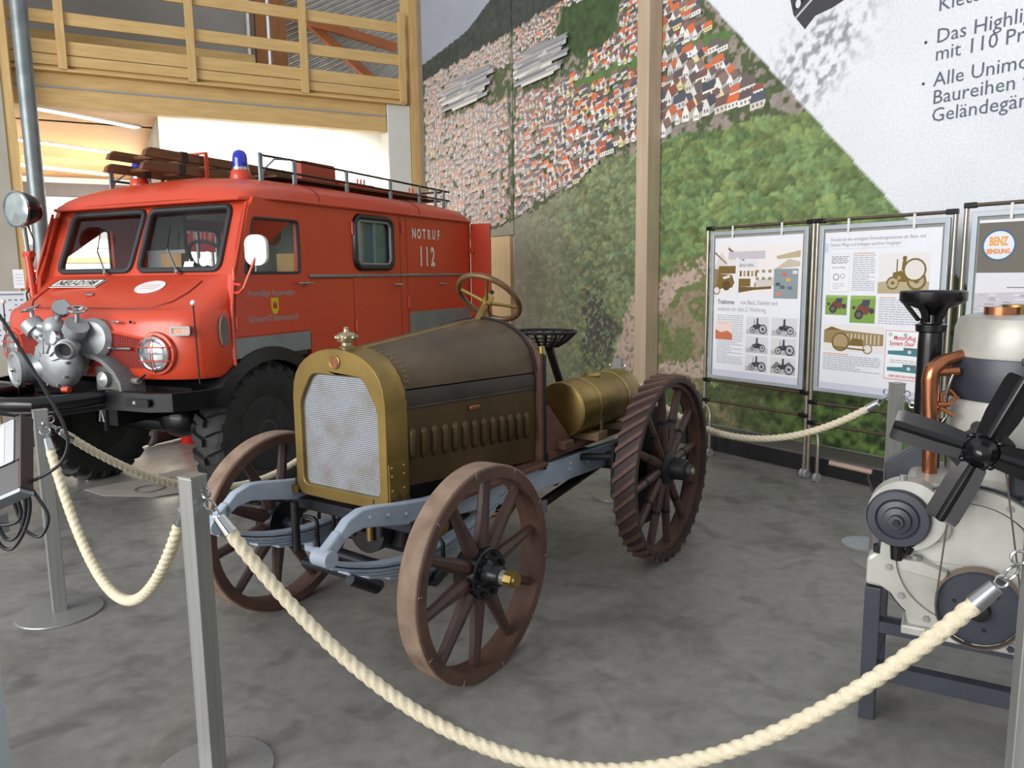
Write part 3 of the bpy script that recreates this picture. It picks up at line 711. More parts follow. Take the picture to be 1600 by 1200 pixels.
def mesh_mat():
    m = bpy.data.materials.new('silver_honeycomb'); m.use_nodes = True; nt = m.node_tree; b = nt.nodes['Principled BSDF']; L = nt.links.new
    tc = nt.nodes.new('ShaderNodeTexCoord'); mp = nt.nodes.new('ShaderNodeMapping'); mp.inputs['Rotation'].default_value = (0, R(45), 0)
    L(tc.outputs['Object'], mp.inputs[0])
    v = nt.nodes.new('ShaderNodeTexChecker'); v.inputs['Scale'].default_value = 170
    v.inputs[1].default_value = lin((184, 188, 197)); v.inputs[2].default_value = lin((78, 80, 84)); L(mp.outputs[0], v.inputs[0])
    n = nt.nodes.new('ShaderNodeTexNoise'); n.inputs['Scale'].default_value = 7; L(tc.outputs['Object'], n.inputs[0])
    r = nt.nodes.new('ShaderNodeValToRGB'); r.color_ramp.elements[0].position = .45; r.color_ramp.elements[1].position = .75
    r.color_ramp.elements[0].color = (1, 1, 1, 1); r.color_ramp.elements[1].color = lin((222, 212, 186)); L(n.outputs['Fac'], r.inputs[0])
    x = nt.nodes.new('ShaderNodeMix'); x.data_type = 'RGBA'; x.blend_type = 'MULTIPLY'; x.inputs[0].default_value = 1; L(v.outputs[0], x.inputs[6]); L(r.outputs[0], x.inputs[7])
    L(x.outputs[2], b.inputs['Base Color']); b.inputs['Metallic'].default_value = 0.3; b.inputs['Roughness'].default_value = 0.4
    bp = nt.nodes.new('ShaderNodeBump'); bp.inputs['Distance'].default_value = 0.003; bp.inputs['Strength'].default_value = 0.6; L(v.outputs['Fac'], bp.inputs['Height']); L(bp.outputs[0], b.inputs['Normal'])
    return m
MB().panel(rquad([(-0.232, 0.70), (0.232, 0.70), (0.232, 1.075), (0.152, 1.2), (-0.152, 1.2), (-0.232, 1.075)], 0.035), [], lambda u, v, w: (u, w, v), -0.135, -0.115).build('radiator_mesh', mesh_mat(), rad, smooth=False)
MB().lathe([(0, .006), (.024, .006), (.028, 0)], (0.0, -0.156, 1.25), (0, -1, 0), 20).build('badge', mat('copper_badge', (150, 92, 56), (110, 70, 50), rough=0.5, metal=0.5, scale=60), rad)
MB().torus((0.0, -0.158, 1.25), (0, 1, 0), 0.027, 0.003, 24, 6).build('badge_ring', M_BRASSB, rad)
MB().tube([(0.19, -0.158, 0.60), (0.19, -0.158, 0.70)], 0.003, 6).build('drain_wire', M_CHROME, rad)
M_NICK = mat('nickel_brass', (196, 186, 160), (150, 136, 104), rough=.3, metal=.8, scale=30)
cap = MB().lathe([(.0, 0), (.030, 0), (.032, .012), (.022, .018), (.022, .03), (.036, .034), (.042, .045), (.042, .062), (.03, .072), (.012, .075), (.010, .086), (.014, .092), (.0, .098)], (0, -.085, 1.295), (0, 0, 1), 20).build('filler_cap', mat('nickel_brass', (196, 186, 160), (150, 136, 104), rough=.3, metal=.8, scale=30), TR)
mbk = MB()
for k in range(8):
    a = k * math.pi / 4; mbk = MB().sphere((.040 * math.cos(a), -.085 + .040 * math.sin(a), 1.348), .010, n=8, m=6); mbk.build('cap_lug', M_NICK, cap)
MB().box(0.2735, 0.279, -0.15, -0.05, 0.655, 0.85).build('corner_plate', M_BRASS, rad, smooth=False)
for yy in (-.135, -.065):
    for zz in (.68, .74, .80, .835): MB().sphere((.279, yy, zz), .006, n=8, m=6).build('rivet', M_BRASSB, rad)
for sx in (-1, 1):
    MB().box(sx * .30 - .035, sx * .30 + .035, -.16, -.04, .655, .685).build('radiator_bracket', M_BRASS, rad, smooth=False)
    for dy in (-.13, -.07): MB().cyl((sx * .305, dy, .68), (sx * .305, dy, .715), .009, n=6).build('bracket_bolt', M_IRON, rad)
# --- hood
Y0, Y1 = -0.03, 0.84
def hsec(t):
    y = Y0 + (Y1 - Y0) * t
    return y, 0.266 + 0.069 * t, 1.140 - 0.022 * t, 1.292 + 0.083 * t, 0.735 - 0.065 * t  # hw, crease, top, bottom
def hood_arc(t, a0, a1, n, off=0.0):
    y, hw, zc, zt, zb = hsec(t); out = []
    for i in range(n + 1):
        a = R(a0 + (a1 - a0) * i / n); c = math.cos(a); s_ = math.sin(a)
        out.append(((hw + off) * math.copysign(abs(c) ** 0.88, c), y, zc + (zt - zc + off) * s_ ** 0.92))
    return out
for a0, a1, nm in ((0, 89.2, 'hood_top'), (90.8, 180, 'hood_top')):
    rings = []
    for t in (0, .25, .5, .75, 1):
        o_ = hood_arc(t, a0, a1, 14); i_ = hood_arc(t, a0, a1, 14, -.006); rings.append(o_ + i_[::-1])
    MB().loft(rings).build(nm, M_HOOD, TR, angle=50)
yA, hwA, _, ztA, _ = hsec(0); yB, hwB, _, ztB, _ = hsec(1)
MB().cyl((0, yA, ztA), (0, yB, ztB), .007, n=8).build('hood_hinge', M_BRASS, TR)
for sx in (-1, 1):
    rings = []
    for t in (0, .5, 1):
        y, hw, zc, zt, zb = hsec(t)
        prof = [(hw, zc - .006), (hw + .007, zc - .03), (hw + .006, zc - .075)]
        rings.append([(sx * p, y, z) for p, z in prof] + [(sx * (p - .008), y, z) for p, z in prof[::-1]])
    band = MB().loft(rings).build('hood_band', M_HBAND, TR)
    rings = []
    for t in (0, .25, .5, .75, 1):
        y, hw, zc, zt, zb = hsec(t); bulge = .004
        prof = [(hw + .003, zc - .083), (hw + bulge, (zc + zb) / 2), (hw - .002, zb + .05), (hw - .004, zb)]
        rings.append([(sx * p, y, z) for p, z in prof] + [(sx * (p - .006), y, z) for p, z in prof[::-1]])
    side = MB().loft(rings).build('hood_side', M_HOODB, TR)
    MB().tube([(sx * (hwA + .004), yA, 1.14 - .079), (sx * (hwB + .004), yB, 1.118 - .079)], .005, 6).build('hood_bead', M_HBAND, TR)
    lou = None
    for k in range(13):
        t = 0.035 + 0.875 * k / 12; y, hw, zc, zt, zb = hsec(t); z1 = .98 - .05 * t; z0 = z1 - .138
        m_ = MB()
        rr = []
        for zz, sc in ((z0, .0), (z0 + .012, .75), (z0 + .03, 1), (z1 - .03, 1), (z1 - .01, .8), (z1, 0)):
            rr.append([(sx * (hw + .002 + .020 * max(sc, .02) * math.sin(math.pi * j / 6)), y - .017 * max(sc, .1) * math.cos(math.pi * j / 6), zz) for j in range(7)])
        m_.loft(rr, closed=False).build('louver', M_HOODB, side, angle=60)
    y, hw, zc, zt, zb = hsec(.47)
    MB().box(min(sx * (hw + .002), sx * (hw + .016)), max(sx * (hw + .002), sx * (hw + .016)), y - .035, y + .04, 1.0, 1.018).build('latch', M_COPPER, side, bevel=.003)
for sx in (-1, 1):
    for t in np.linspace(.02, .98, 12):
        a = hood_arc(0.02, 2, 88, 11, .001); 
    for k in range(1, 11):
        p = hood_arc(0.022, 0, 90, 11, .002)[k]; MB().sphere((sx * p[0], p[1], p[2]), .005, n=6, m=5).build('hood_rivet', M_BRASS, TR)
MB().tube(hood_arc(1.0, 0, 180, 28, .004), .007, 6).build('hood_rear_bead', M_IRON, TR)
# --- firewall, boards
fwp = [(-.365, .62), (.365, .62), (.365, 1.21), (.30, 1.27), (.15, 1.36), (-.15, 1.36), (-.30, 1.27), (-.365, 1.21)]
MB().panel(fwp, [], lambda u, v, w: (u, w, v), .845, .885).build('firewall', M_WOODB, TR, smooth=False, bevel=.004)
MB().box(-.372, .372, .885, .905, .66, .70).build('firewall_trim', M_IRON, TR, smooth=False)
for sx in (-1, 1):
    MB().box(sx * .366 - .004, sx * .366 + .004, .872, .892, .62, 1.20).build('firewall_edge', M_IRON, TR, smooth=False)
    MB().cyl((sx * .36, .865, 1.21), (sx * .36, .865, 1.245), .016, n=12).build('oil_cup', M_BRASSB, TR)
MB().box(-.36, .36, .89, 1.98, .655, .69).build('floor_board', M_WOODB, TR, smooth=False, bevel=.004)
MB().hexa([(-.35, .89, .93), (.35, .89, .93), (.35, 1.16, .69), (-.35, 1.16, .69), (-.35, .89, .96), (.35, .89, .96), (.35, 1.19, .69), (-.35, 1.19, .69)]).build('toe_board', M_WOODB, TR, smooth=False)
MB().panel([(.89, .69), (1.2, .69), (.95, .93), (.89, .96)], [], lambda u, v, w: (w, u, v), .335, .352).build('toe_board_side', M_WOODB, TR, smooth=False)
MB().box(.30, .40, 1.02, 1.12, .692, .735).build('pedal_block', M_WOODB, TR, bevel=.006)
for sx in (-1, 1): MB().box(min(sx * .265, sx * .40), max(sx * .265, sx * .40), .12, .86, .645, .668).build('running_board', M_WOODB, TR, smooth=False, bevel=.004)
# --- frame
for sx in (-1, 1):
    x = sx * .33
    pth = [(-.50, .645), (-.44, .688), (-.37, .702), (-.30, .692), (-.17, .665), (0, .636), (.3, .612), (.9, .575), (1.98, .535)]
    hgt = [.045, .06, .072, .08, .088, .10, .115, .125, .125]
    rings = []
    for (y, z), h in zip(pth, hgt): rings.append([(x - .022, y, z - h / 2), (x + .022, y, z - h / 2), (x + .022, y, z + h / 2), (x - .022, y, z + h / 2)])
    rail = MB().loft(rings).build('frame_rail', M_BLUE, TR, bevel=.005, angle=30)
    MB().cyl((x - .04, -.55, .605), (x + .04, -.55, .605), .032, n=16).build('spring_eye', M_BLUE, rail)
    MB().beam((x, -.565, .60), (x, -.47, .668), .044, .05).build('dumb_iron', M_BLUE, rail, bevel=.008)
    for y_, z_ in ((-.34, .70), (-.24, .683), (-.14, .66), (1.15, .56), (1.16, .59), (1.35, .56)):
        MB().sphere((x + sx * .023, y_, z_), .009, n=8, m=6).build('rail_rivet', M_BLUE, rail)
    # leaf spring
    for k in range(5):
        L_ = [.56, .54, .46, .36, .25][k]; rings = []
        for i in range(13):
            u = -1 + 2 * i / 12; y = u * L_; z = .455 + .135 * (y / .56) ** 2 - .013 * k + (.005 if k == 0 else 0)
            rings.append([(x - .03, y, z - .0055), (x + .03, y, z - .0055), (x + .03, y, z + .0055), (x - .03, y, z + .0055)])
        MB().loft(rings).build('spring_leaf', M_BLUE, TR, angle=30)
    MB().box(x - .045, x + .045, -.075, .075, .375, .40).build('spring_perch', M_BLUE, TR, bevel=.005)
    MB().box(x - .04, x + .04, -.06, .06, .335, .376).build('axle_saddle', M_BLUE, TR, bevel=.01)
    for dy in (-.05, .05):
        MB().tube([(x - .05, dy, .34), (x - .05, dy, .49), (x - .03, dy, .505), (x + .03, dy, .505), (x + .05, dy, .49), (x + .05, dy, .34)], .009, 8).build('spring_clamp', M_IRON, TR)
    MB().box(x - .03, x + .03, .50, .60, .53, .60).build('rear_spring_shackle', M_BLUE, TR, bevel=.006)
MB().tube([(-.60, 0, .43), (-.44, 0, .42), (-.38, 0, .345), (0, 0, .33), (.38, 0, .345), (.44, 0, .42), (.60, 0, .43)], .03, 12).build('front_axle', M_DKST, TR)
MB().tube([(-.50, .16, .36), (.50, .16, .36)], .013, 10).build('tie_rod', M_IRON, TR)
for sx in (-1, 1):
    MB().beam((sx * .50, 0, .43), (sx * .48, .17, .36), .04, .03).build('steering_arm', M_IRON, TR, bevel=.006)
MB().tube([(-.27, -.14, .33), (-.05, -.14, .335), (.25, -.2, .36), (.36, -.33, .42), (.36, -.46, .50)], .022, 10).build('starting_handle_tube', M_DKST, TR)
MB().box(-.36, .36, -.12, -.07, .57, .62).build('front_crossmember', M_DKST, TR, bevel=.005)
MB().cyl((-.27, -.18, .62), (-.27, -.18, .40), .018, n=10).build('damper_post', M_IRON, TR)
# --- engine and gear bits under the hood
e_ = MB().box(-.16, .16, .05, .82, .40, .70).build('crankcase', M_IRON, TR, bevel=.02)
MB().cyl((0, -.02, .50), (0, .06, .50), .11, n=20).build('flywheel_nose', M_IRON, e_)
for k in range(4): MB().cyl((-.08 + .06 * k, -.03, .46 + .03 * (k % 2)), (-.08 + .06 * k, -.03, .60), .018, n=10).build('engine_stud', M_IRON if k % 2 else M_BRASS, e_)
MB().cyl((.17, .25, .47), (.21, .25, .47), .05, n=14).build('pump_cover', M_BRASS, e_)
MB().tube([(.17, .45, .50), (.24, .52, .46), (.26, .70, .42), (.20, .85, .42)], .017, 10).build('copper_pipe', M_COPPER, e_)
MB().cyl((0, .80, .47), (0, 1.35, .46), .13, .11, n=20).build('gearbox', M_IRON, TR)
MB().torus((.05, 1.35, .50), (1, 0, 0), .12, .016, 20, 8).build('brake_band', mat('pale_steel', (168, 164, 154), (140, 136, 128), rough=.45, metal=.5), TR)
MB().cyl((.27, .93, .385), (.27, 1.62, .47), .026, n=12).build('torque_tube', M_IRON, TR)
MB().box(.23, .31, .90, 1.0, .355, .425).build('tube_socket', M_ALU, TR, bevel=.01)
MB().cyl((.12, 1.20, .50), (.24, 1.20, .50), .06, n=16).build('brass_drum', M_BRASS, TR)
MB().box(-.62, .62, 1.56, 1.65, .47, .57).build('rear_axle_housing', M_DKST, TR, bevel=.02)
for sx in (-1, 1):
    MB().panel([(1.27, .40), (1.42, .40), (1.46, .55), (1.45, .70), (1.27, .70)], [], lambda u, v, w: (w, u, v), sx * .545 - .01, sx * .545 + .01).build('brake_shield', M_DKST, TR, smooth=False, bevel=.003)
    MB().lathe([(.0, 0), (.33, 0), (.335, .01), (.335, .05), (.30, .055), (.0, .05)], (sx * .56, 1.60, .52), (sx, 0, 0), 40).build('drive_drum', M_DKST, TR)
    MB().tube([(sx * .34, 1.28, .60), (sx * .54, 1.30, .62)], .02, 8).build('shield_bracket', M_DKST, TR)
# --- wheels
def ring_mesh(ro, ri, w, n=72, cham=.006):
    prof = [(ri, -w / 2), (ro - cham, -w / 2), (ro, -w / 2 + cham), (ro, w / 2 - cham), (ro - cham, w / 2), (ri, w / 2)]
    return MB().lathe(prof, (0, 0, 0), (1, 0, 0), n, closed=True)
def spoke(r0, r1, a, w0, w1, d0, d1, bulge=1.25):
    m_ = MB(); rings = []; ca, sa = math.cos(a), math.sin(a)
    for t in (0, .12, .35, .65, 1):
        r = r0 + (r1 - r0) * t; w = (w0 + (w1 - w0) * t) * (bulge if .1 < t < .5 else 1); d = d0 + (d1 - d0) * t
        rg = []
        for j in range(8):
            b = math.pi / 4 * j + math.pi / 8; px = d / 2 * math.cos(b) * 1.08; pw_ = w / 2 * math.sin(b) * 1.08
            rg.append((px, r * ca - pw_ * sa, r * sa + pw_ * ca))
        rings.append(rg)
    return m_.loft(rings)
def front_wheel(sx):
    wh = ring_mesh(.43, .382, .105).build('front_wheel', M_WHEEL, TR); wh.location = (sx * .6075, 0, .43)
    MB().lathe([(.4295, -.046), (.434, -.042), (.434, .042), (.4295, .046)], (0, 0, 0), (1, 0, 0), 72, closed=True).build('iron_tyre', M_WHEELI, wh)
    sp = None
    for k in range(10):
        a = 2 * math.pi * k / 10 + .19
        s_ = spoke(.05, .384, 0, .052, .036, .060, .044).build('spoke', M_SPOKE, wh) if sp is None else clone(sp, wh)
        if sp is None: sp = s_
        s_.rotation_euler = (a, 0, 0)
    MB().lathe([(0, -.055), (.10, -.055), (.105, -.045), (.105, .045), (.10, .05), (.0, .05)], (0, 0, 0), (sx, 0, 0), 32).build('hub_flange', M_BLACKP, wh)
    MB().lathe([(.062, .045), (.052, .06), (.044, .075), (.040, .105), (.036, .11), (.0, .11)], (0, 0, 0), (sx, 0, 0), 24).build('hub_barrel', M_BLACKP, wh)
    MB().cyl((sx * .108, 0, 0), (sx * .135, 0, 0), .030, .028, n=24).build('hub_collar', M_STEEL, wh)
    MB().cyl((sx * .132, 0, 0), (sx * .168, 0, 0), .033, n=8).build('hub_nut', M_BRASSB, wh)
    MB().cyl((sx * .166, 0, 0), (sx * .182, 0, 0), .025, n=18).build('hub_plug', M_BRASSB, wh)
    for k in range(8):
        a = 2 * math.pi * k / 8 + .3
        MB().cyl((sx * .05, .082 * math.cos(a), .082 * math.sin(a)), (sx * .064, .082 * math.cos(a), .082 * math.sin(a)), .011, n=6).build('hub_bolt', M_IRON, wh)
    for k in range(10):
        a = 2 * math.pi * k / 10 + .5
        b_ = MB().box(-.001, .002, -.0015, .0015, -.02, .0).build('felloe_joint', flat('pale_scratch', (170, 150, 130)), wh, smooth=False)
        b_.location = (sx * .0515, .428 * math.cos(a), .428 * math.sin(a)); b_.rotation_euler = (a - math.pi / 2, 0, 0)
for sx in (1, -1): front_wheel(sx)
def rear_wheel(sx):
    wd = .125
    wh = ring_mesh(.505, .478, wd, 80, .004).build('rear_wheel', mat('dark_wheel_rim', (66, 50, 46), (46, 36, 35), rough=.6, scale=9, bump=.15), TR); wh.location = (sx * .70, 1.6036, .52)
    ring_mesh(.500, .452, .07, 80, .004).build('felloe', M_WHEEL, wh)
    cl = None; n = 40
    for k in range(n):
        a = 2 * math.pi * k / n
        if cl is None:
            rings = []
            for i in range(5):
                t = -1 + 2 * i / 4; x = t * wd / 2 * 1.0; sk = t * .055 * sx
                rings.append([(x, (rr) * math.sin((sk + dd) / .51), rr * math.cos((sk + dd) / .51)) for rr, dd in ((.503, -.016), (.520, -.0125), (.520, .0125), (.503, .016))])
            cl = MB().loft(rings).build('cleat', M_CLEAT, wh, angle=30); c_ = cl
        else: c_ = clone(cl, wh)
        c_.rotation_euler = (a, 0, 0)
    sp = bd = None
    for k in range(12):
        a = 2 * math.pi * k / 12 + .12
        if sp is None: sp = s_ = spoke(.07, .46, 0, .046, .036, .05, .04, 1.1).build('spoke', M_SPOKE, wh); bd = b_ = MB().lathe([(.021, .0), (.026, .004), (.026, .02), (.019, .024)], (0, .25, 0), (0, 1, 0), 12, closed=True).build('spoke_band', M_IRON, wh)
        else: s_ = clone(sp, wh); b_ = clone(bd, wh)
        s_.rotation_euler = (a, 0, 0); b_.rotation_euler = (a, 0, 0)
    MB().lathe([(.0, -.07), (.09, -.07), (.095, -.06), (.095, .03), (.075, .05), (.062, .055), (.058, .13), (.05, .14), (0, .14)], (0, 0, 0), (sx, 0, 0), 28).build('hub', M_IRON, wh)
    MB().cyl((sx * .14, 0, 0), (sx * .165, 0, 0), .035, n=10).build('hub_cap', mat('worn_iron', (96, 88, 80), (66, 60, 56), rough=.5, metal=.5), wh)
    MB().cyl((sx * .16, 0, 0), (sx * .175, 0, 0), .018, n=8).build('axle_end', M_STEEL, wh)
    rb = None
    for k in range(36):
        a = 2 * math.pi * k / 36
        if rb is None: rb = r_ = MB().sphere((sx * .036, .474, 0), .006, n=6, m=4).build('rim_rivet', M_IRON, wh)
        else: r_ = clone(rb, wh)
        r_.rotation_euler = (a, 0, 0)
for sx in (1, -1): rear_wheel(sx)
# --- fuel tank
tk = MB().lathe([(0, 0), (.135, 0), (.148, .006), (.15, .02), (.15, .70), (.148, .714), (.135, .72), (0, .72)], (.28, 1.17, .872), (0, 1, 0), 48).build('fuel_tank', M_BRASS, TR)
MB().torus((.28, 1.178, .872), (0, 1, 0), .147, .005, 40, 6).build('tank_seam', M_BRASSB, tk)
for y_ in (1.36, 1.70):
    MB().lathe([(.1505, 0), (.154, .004), (.154, .018), (.1495, .022)], (.28, y_, .872), (0, 1, 0), 48, closed=True).build('tank_strap', M_BRASSB, tk)
    MB().panel([(.12, .69), (.44, .69), (.44, .74), (.36, .725), (.28, .722), (.20, .725), (.12, .74)], [], lambda u, v, w: (u, w, v), y_ - .05, y_ + .06).build('tank_cradle', mat('tan_wood', (150, 126, 94), (120, 98, 70), rough=.6), tk, bevel=.004)
    MB().box(.425, .437, y_ + .0, y_ + .02, .69, .80).build('strap_end', M_BRASSB, tk, smooth=False)
MB().lathe([(.05, 0), (.052, .006), (.045, .012), (.04, .02), (0, .022)], (.28, 1.53, 1.016), (0, 0, 1), 20).build('tank_cap', M_BRASSB, tk)
# --- seat
seat_c = (0, 1.47, 1.255)
def seat_ring(f, dz, n=36):
    return [(seat_c[0] + .19 * f * math.cos(2 * math.pi * i / n) , seat_c[1] + .165 * f * math.sin(2 * math.pi * i / n) * (1.0 if math.sin(2 * math.pi * i / n) > 0 else .9), seat_c[2] + dz) for i in range(n)]
seat = MB().tube(seat_ring(1.0, .01), .009, 8, closed=True).build('seat', M_IRON, TR)
MB().loft([seat_ring(.45, -.072), seat_ring(.28, -.085), seat_ring(.02, -.088)], cap=False).build('seat_pan', M_IRON, seat)
MB().tube(seat_ring(.72, -.040), .006, 6, closed=True).build('seat_hoop', M_IRON, seat)
for k in range(18):
    a = 2 * math.pi * k / 18
    p = [(seat_c[0] + .19 * f * math.cos(a), seat_c[1] + .160 * f * math.sin(a), seat_c[2] + dz) for f, dz in ((1.0, .008), (.72, -.042), (.44, -.074))]
    MB().tube(p, .0085, 6).build('seat_rib', M_IRON, seat)
MB().cyl((0, 1.52, 1.165), (0, 1.80, .66), .024, n=12).build('seat_stem', M_IRON, TR)
# --- steering
sa = R(43); sd = Vector((0, math.sin(sa), math.cos(sa))); sc_ = Vector((0, .925, 1.478))
M_SW = mat('worn_steering_rim', (120, 92, 58), (84, 60, 38), rough=.4, metal=.3, scale=12)
sw = MB().torus(sc_, sd, .172, .0155, 44, 12).build('steering_wheel', M_SW, TR)
_, su, sv = basis(sd)
for k in range(4):
    a = k * math.pi / 2 + .45; d_ = su * math.cos(a) + sv * math.sin(a)
    MB().tube([sc_ - sd * .03 + d_ * .02, sc_ - sd * .015 + d_ * .09, sc_ + d_ * .168], [.010, .008, .009], 8).build('steering_spoke', M_BRASS, sw)
MB().cyl(sc_ - sd * .05, sc_ + sd * .012, .026, n=16).build('steering_hub', M_BRASSB, sw)
MB().cyl(sc_ + sd * .012, sc_ + sd * .045, .012, n=12).build('throttle_knob', M_IRON, sw)
MB().cyl(sc_ - sd * .17, sc_ - sd * .03, .019, n=16).build('steering_column', M_BRASS, TR)
MB().cyl(sc_ - sd * .9, sc_ - sd * .15, .017, n=12).build('steering_shaft', M_IRON, TR)
MB().cyl((-.25, 1.05, .69), (-.30, 1.02, 1.12), .012, n=8).build('hand_lever', M_IRON, TR)
# ================================================================== FIRE TRUCK (x: its left = near side, y: rearward, y=0 at front axle)
FT = thing('fire_truck', 'orange red vintage fire brigade truck with front pump and roof ladders', 'fire truck', (-2.614, 5.789, 0), R(-25))
def nose(phi, z, yf, hw=1.0, yb=-.30, e=.62, off=0.0):
    """plan curve of the bonnet: phi -90..90 degrees"""
    s_ = math.sin(R(phi)); c_ = math.cos(R(phi))
    x = (hw + off) * math.copysign(abs(s_) ** e, s_); y = yb - (yb - yf + off) * abs(c_) ** e
    return (x, y, z)
PH = [-90, -84, -78, -72, -66, -60, -54, -48, -42, -36, -30, -24, -18, -12, -6, 0, 6, 12, 18, 24, 30, 36, 42, 48, 54, 60, 66, 72, 78, 84, 90]
rings = [[nose(p, .955, -.70, .985, -.30) for p in PH], [nose(p, .985, -.725, .998) for p in PH], [nose(p, 1.15, -.73, 1.0) for p in PH], [nose(p, 1.30, -.715, 1.0) for p in PH],
         [nose(p, 1.365, -.695, .995) for p in PH], [nose(p, 1.395, -.66, .985) for p in PH]]
lip = [nose(p, 1.40, -.64, .975) for p in PH]
end = [(.965 * math.sin(R(p)) if abs(p) < 89 else math.copysign(.975, p), -.235 - .0 * abs(p), 1.625) for p in PH]
end = [(-.97 + 1.94 * i / (len(PH) - 1), -.235, 1.622) for i in range(len(PH))]
rings.append(lip)
for t in (.12, .3, .5, .7, .88, 1.0):
    rings.append([tuple(a + (b - a) * t + (0.012 * math.sin(math.pi * t) if k == 2 else 0) for k, (a, b) in enumerate(zip(p, q))) for p, q in zip(lip, end)])
MB().loft(rings, closed=False).build('bonnet', M_RED, FT, angle=55)
M_REDLINE = mat('dark_red_seam', (120, 26, 18), (100, 22, 16), rough=.5)
def btop(x, t):
    """point on the bonnet top; t 0 lip .. 1 windscreen base"""
    i = (x + .97) / 1.94 * (len(PH) - 1); 
    # find x on interpolated ring
    rg = [tuple(a + (b - a) * t + (0.012 * math.sin(math.pi * t) if k == 2 else 0) for k, (a, b) in enumerate(zip(p, q))) for p, q in zip(lip, end)]
    for a, b in zip(rg[:-1], rg[1:]):
        if a[0] <= x <= b[0]:
            u = (x - a[0]) / max(1e-6, b[0] - a[0]); return Vector(a) + (Vector(b) - Vector(a)) * u
    return Vector(rg[0])
def b_at(x, y):
    lo, hi = 0.0, 1.0
    for _ in range(24):
        m_ = (lo + hi) / 2
        if btop(x, m_).y < y: lo = m_
        else: hi = m_
    return btop(x, (lo + hi) / 2)
def on_bonnet(u, v, w): p = b_at(u, v); return (p.x, p.y, p.z + w)
seam = [(-.74, -.30), (-.735, -.42), (-.70, -.52), (-.60, -.60), (-.45, -.635), (0, -.64), (.45, -.635), (.60, -.60), (.70, -.52), (.735, -.42), (.74, -.30)]
MB().tube([Vector(on_bonnet(x, max(y, -.632), .001)) for x, y in seam], .006, 6).build('bonnet_seam', M_REDLINE, FT)
# oval sticker, badge and number plate lying on the bonnet
M_STK = mat('white_sticker', (236, 230, 230), (226, 220, 220), rough=.5)
MB().panel([(.36 + .125 * math.cos(2 * math.pi * i / 28), -.40 + .075 * math.sin(2 * math.pi * i / 28)) for i in range(28)], [], on_bonnet, .003, .006).build('oval_sticker', M_STK, FT, smooth=False)
for k in range(3): MB().panel([(.29, -.43 + .022 * k), (.43, -.43 + .022 * k), (.43, -.424 + .022 * k), (.29, -.424 + .022 * k)], [], on_bonnet, .006, .008).build('sticker_line', flat('faint_ink', (196, 176, 180)), FT, smooth=False)
pl_c = b_at(-.42, -.36)
plate_y = (b_at(-.42, -.30) - b_at(-.42, -.42)).normalized(); plate_z = Vector((1, 0, 0)).cross(plate_y)
pm = frame_mtx(pl_c + plate_z * .012, (1, 0, 0), plate_y)
pb = MB(); pb.box(-.25, .25, -.055, .055, -.004, .004); ob = pb.build('number_plate', M_WHITE, FT, smooth=False); ob.data.transform(pm)
pb2 = MB().panel(rrect(-.25, .25, -.055, .055, .01), [rrect(-.243, .243, -.048, .048, .008)], lambda u, v, w: pm @ Vector((u, v, w)), .004, .006).build('plate_border', flat('plate_black', (20, 20, 22)), ob, smooth=False)
lettering('NEU-D198', .098, flat('plate_black', (20, 20, 22)), ob, pm @ Matrix.Translation((0, -.035, .0075)), align='CENTER', bold=.0, width=.92)
bc = b_at(-.12, -.50)
MB().sphere(bc + Vector((0, 0, .006)), .038, (1.2, .8, .35), 14, 8).build('bonnet_badge', M_CHROME, FT)
MB().box(.395 - .02, .395 + .06, -.742, -.728, 1.318, 1.334).build('grille_badge', M_CHROME, FT, bevel=.004)
MB().sphere((.53, -.712, 1.325), .010, n=8, m=6).build('nose_plug', M_BLACKP, FT)
# grille
def nz(phi, z, off): 
    yf = -.73 if z < 1.2 else -.73 + .015 * (z - 1.2) / .1
    return nose(phi, z, yf, 1.0, off=off)
def phi_of_x(x): return math.degrees(math.asin(min(1, abs(x)) ** (1 / .62))) * (1 if x >= 0 else -1)
def on_nose(u, v, w): return nz(phi_of_x(u), v, w)
M_GRILLE = mat('grille_mesh_red', (112, 30, 22), (92, 22, 16), rough=.6, scale=40)
gr = MB()
ring = []
xs = [(-.62 + 1.24 * i / 30) for i in range(31)]
top = [1.27 - .05 * max(0, (abs(x) - .30) / .32) for x in xs]; bot = [1.03] * 31
gr.loft([[on_nose(x, b, .003) for x, b in zip(xs, bot)], [on_nose(x, (a + b) / 2, .003) for x, a, b in zip(xs, top, bot)], [on_nose(x, a, .003) for x, a in zip(xs, top)]], closed=False)
grl = gr.build('grille', M_GRILLE, FT, smooth=True)
fine = MB()
for i in range(0, 17):
    z_ = 1.038 + .0145 * i
    xs2 = [x for x, t_ in zip(xs, top) if t_ >= z_]
    if len(xs2) > 2: fine.tube([on_nose(x, z_, .006) for x in xs2], .0022, 4)
for i in range(0, 62):
    x = -.61 + .02 * i; t_ = 1.27 - .05 * max(0, (abs(x) - .30) / .32)
    fine.tube([on_nose(x, 1.03, .006), on_nose(x, t_, .006)], .0022, 4)
go = fine.build('grille_wires', mat('grille_wire_red', (176, 44, 28), (150, 36, 24), rough=.5), grl); go['kind'] = 'stuff'
MB().tube([on_nose(x, t_, .006) for x, t_ in zip(xs, top)], .009, 6).build('grille_lip', M_RED, grl)
MB().tube([on_nose(x, 1.155, .022) for x in (.30, .38, .46, .53)], .011, 8).build('grille_bar', M_CHROME, grl)
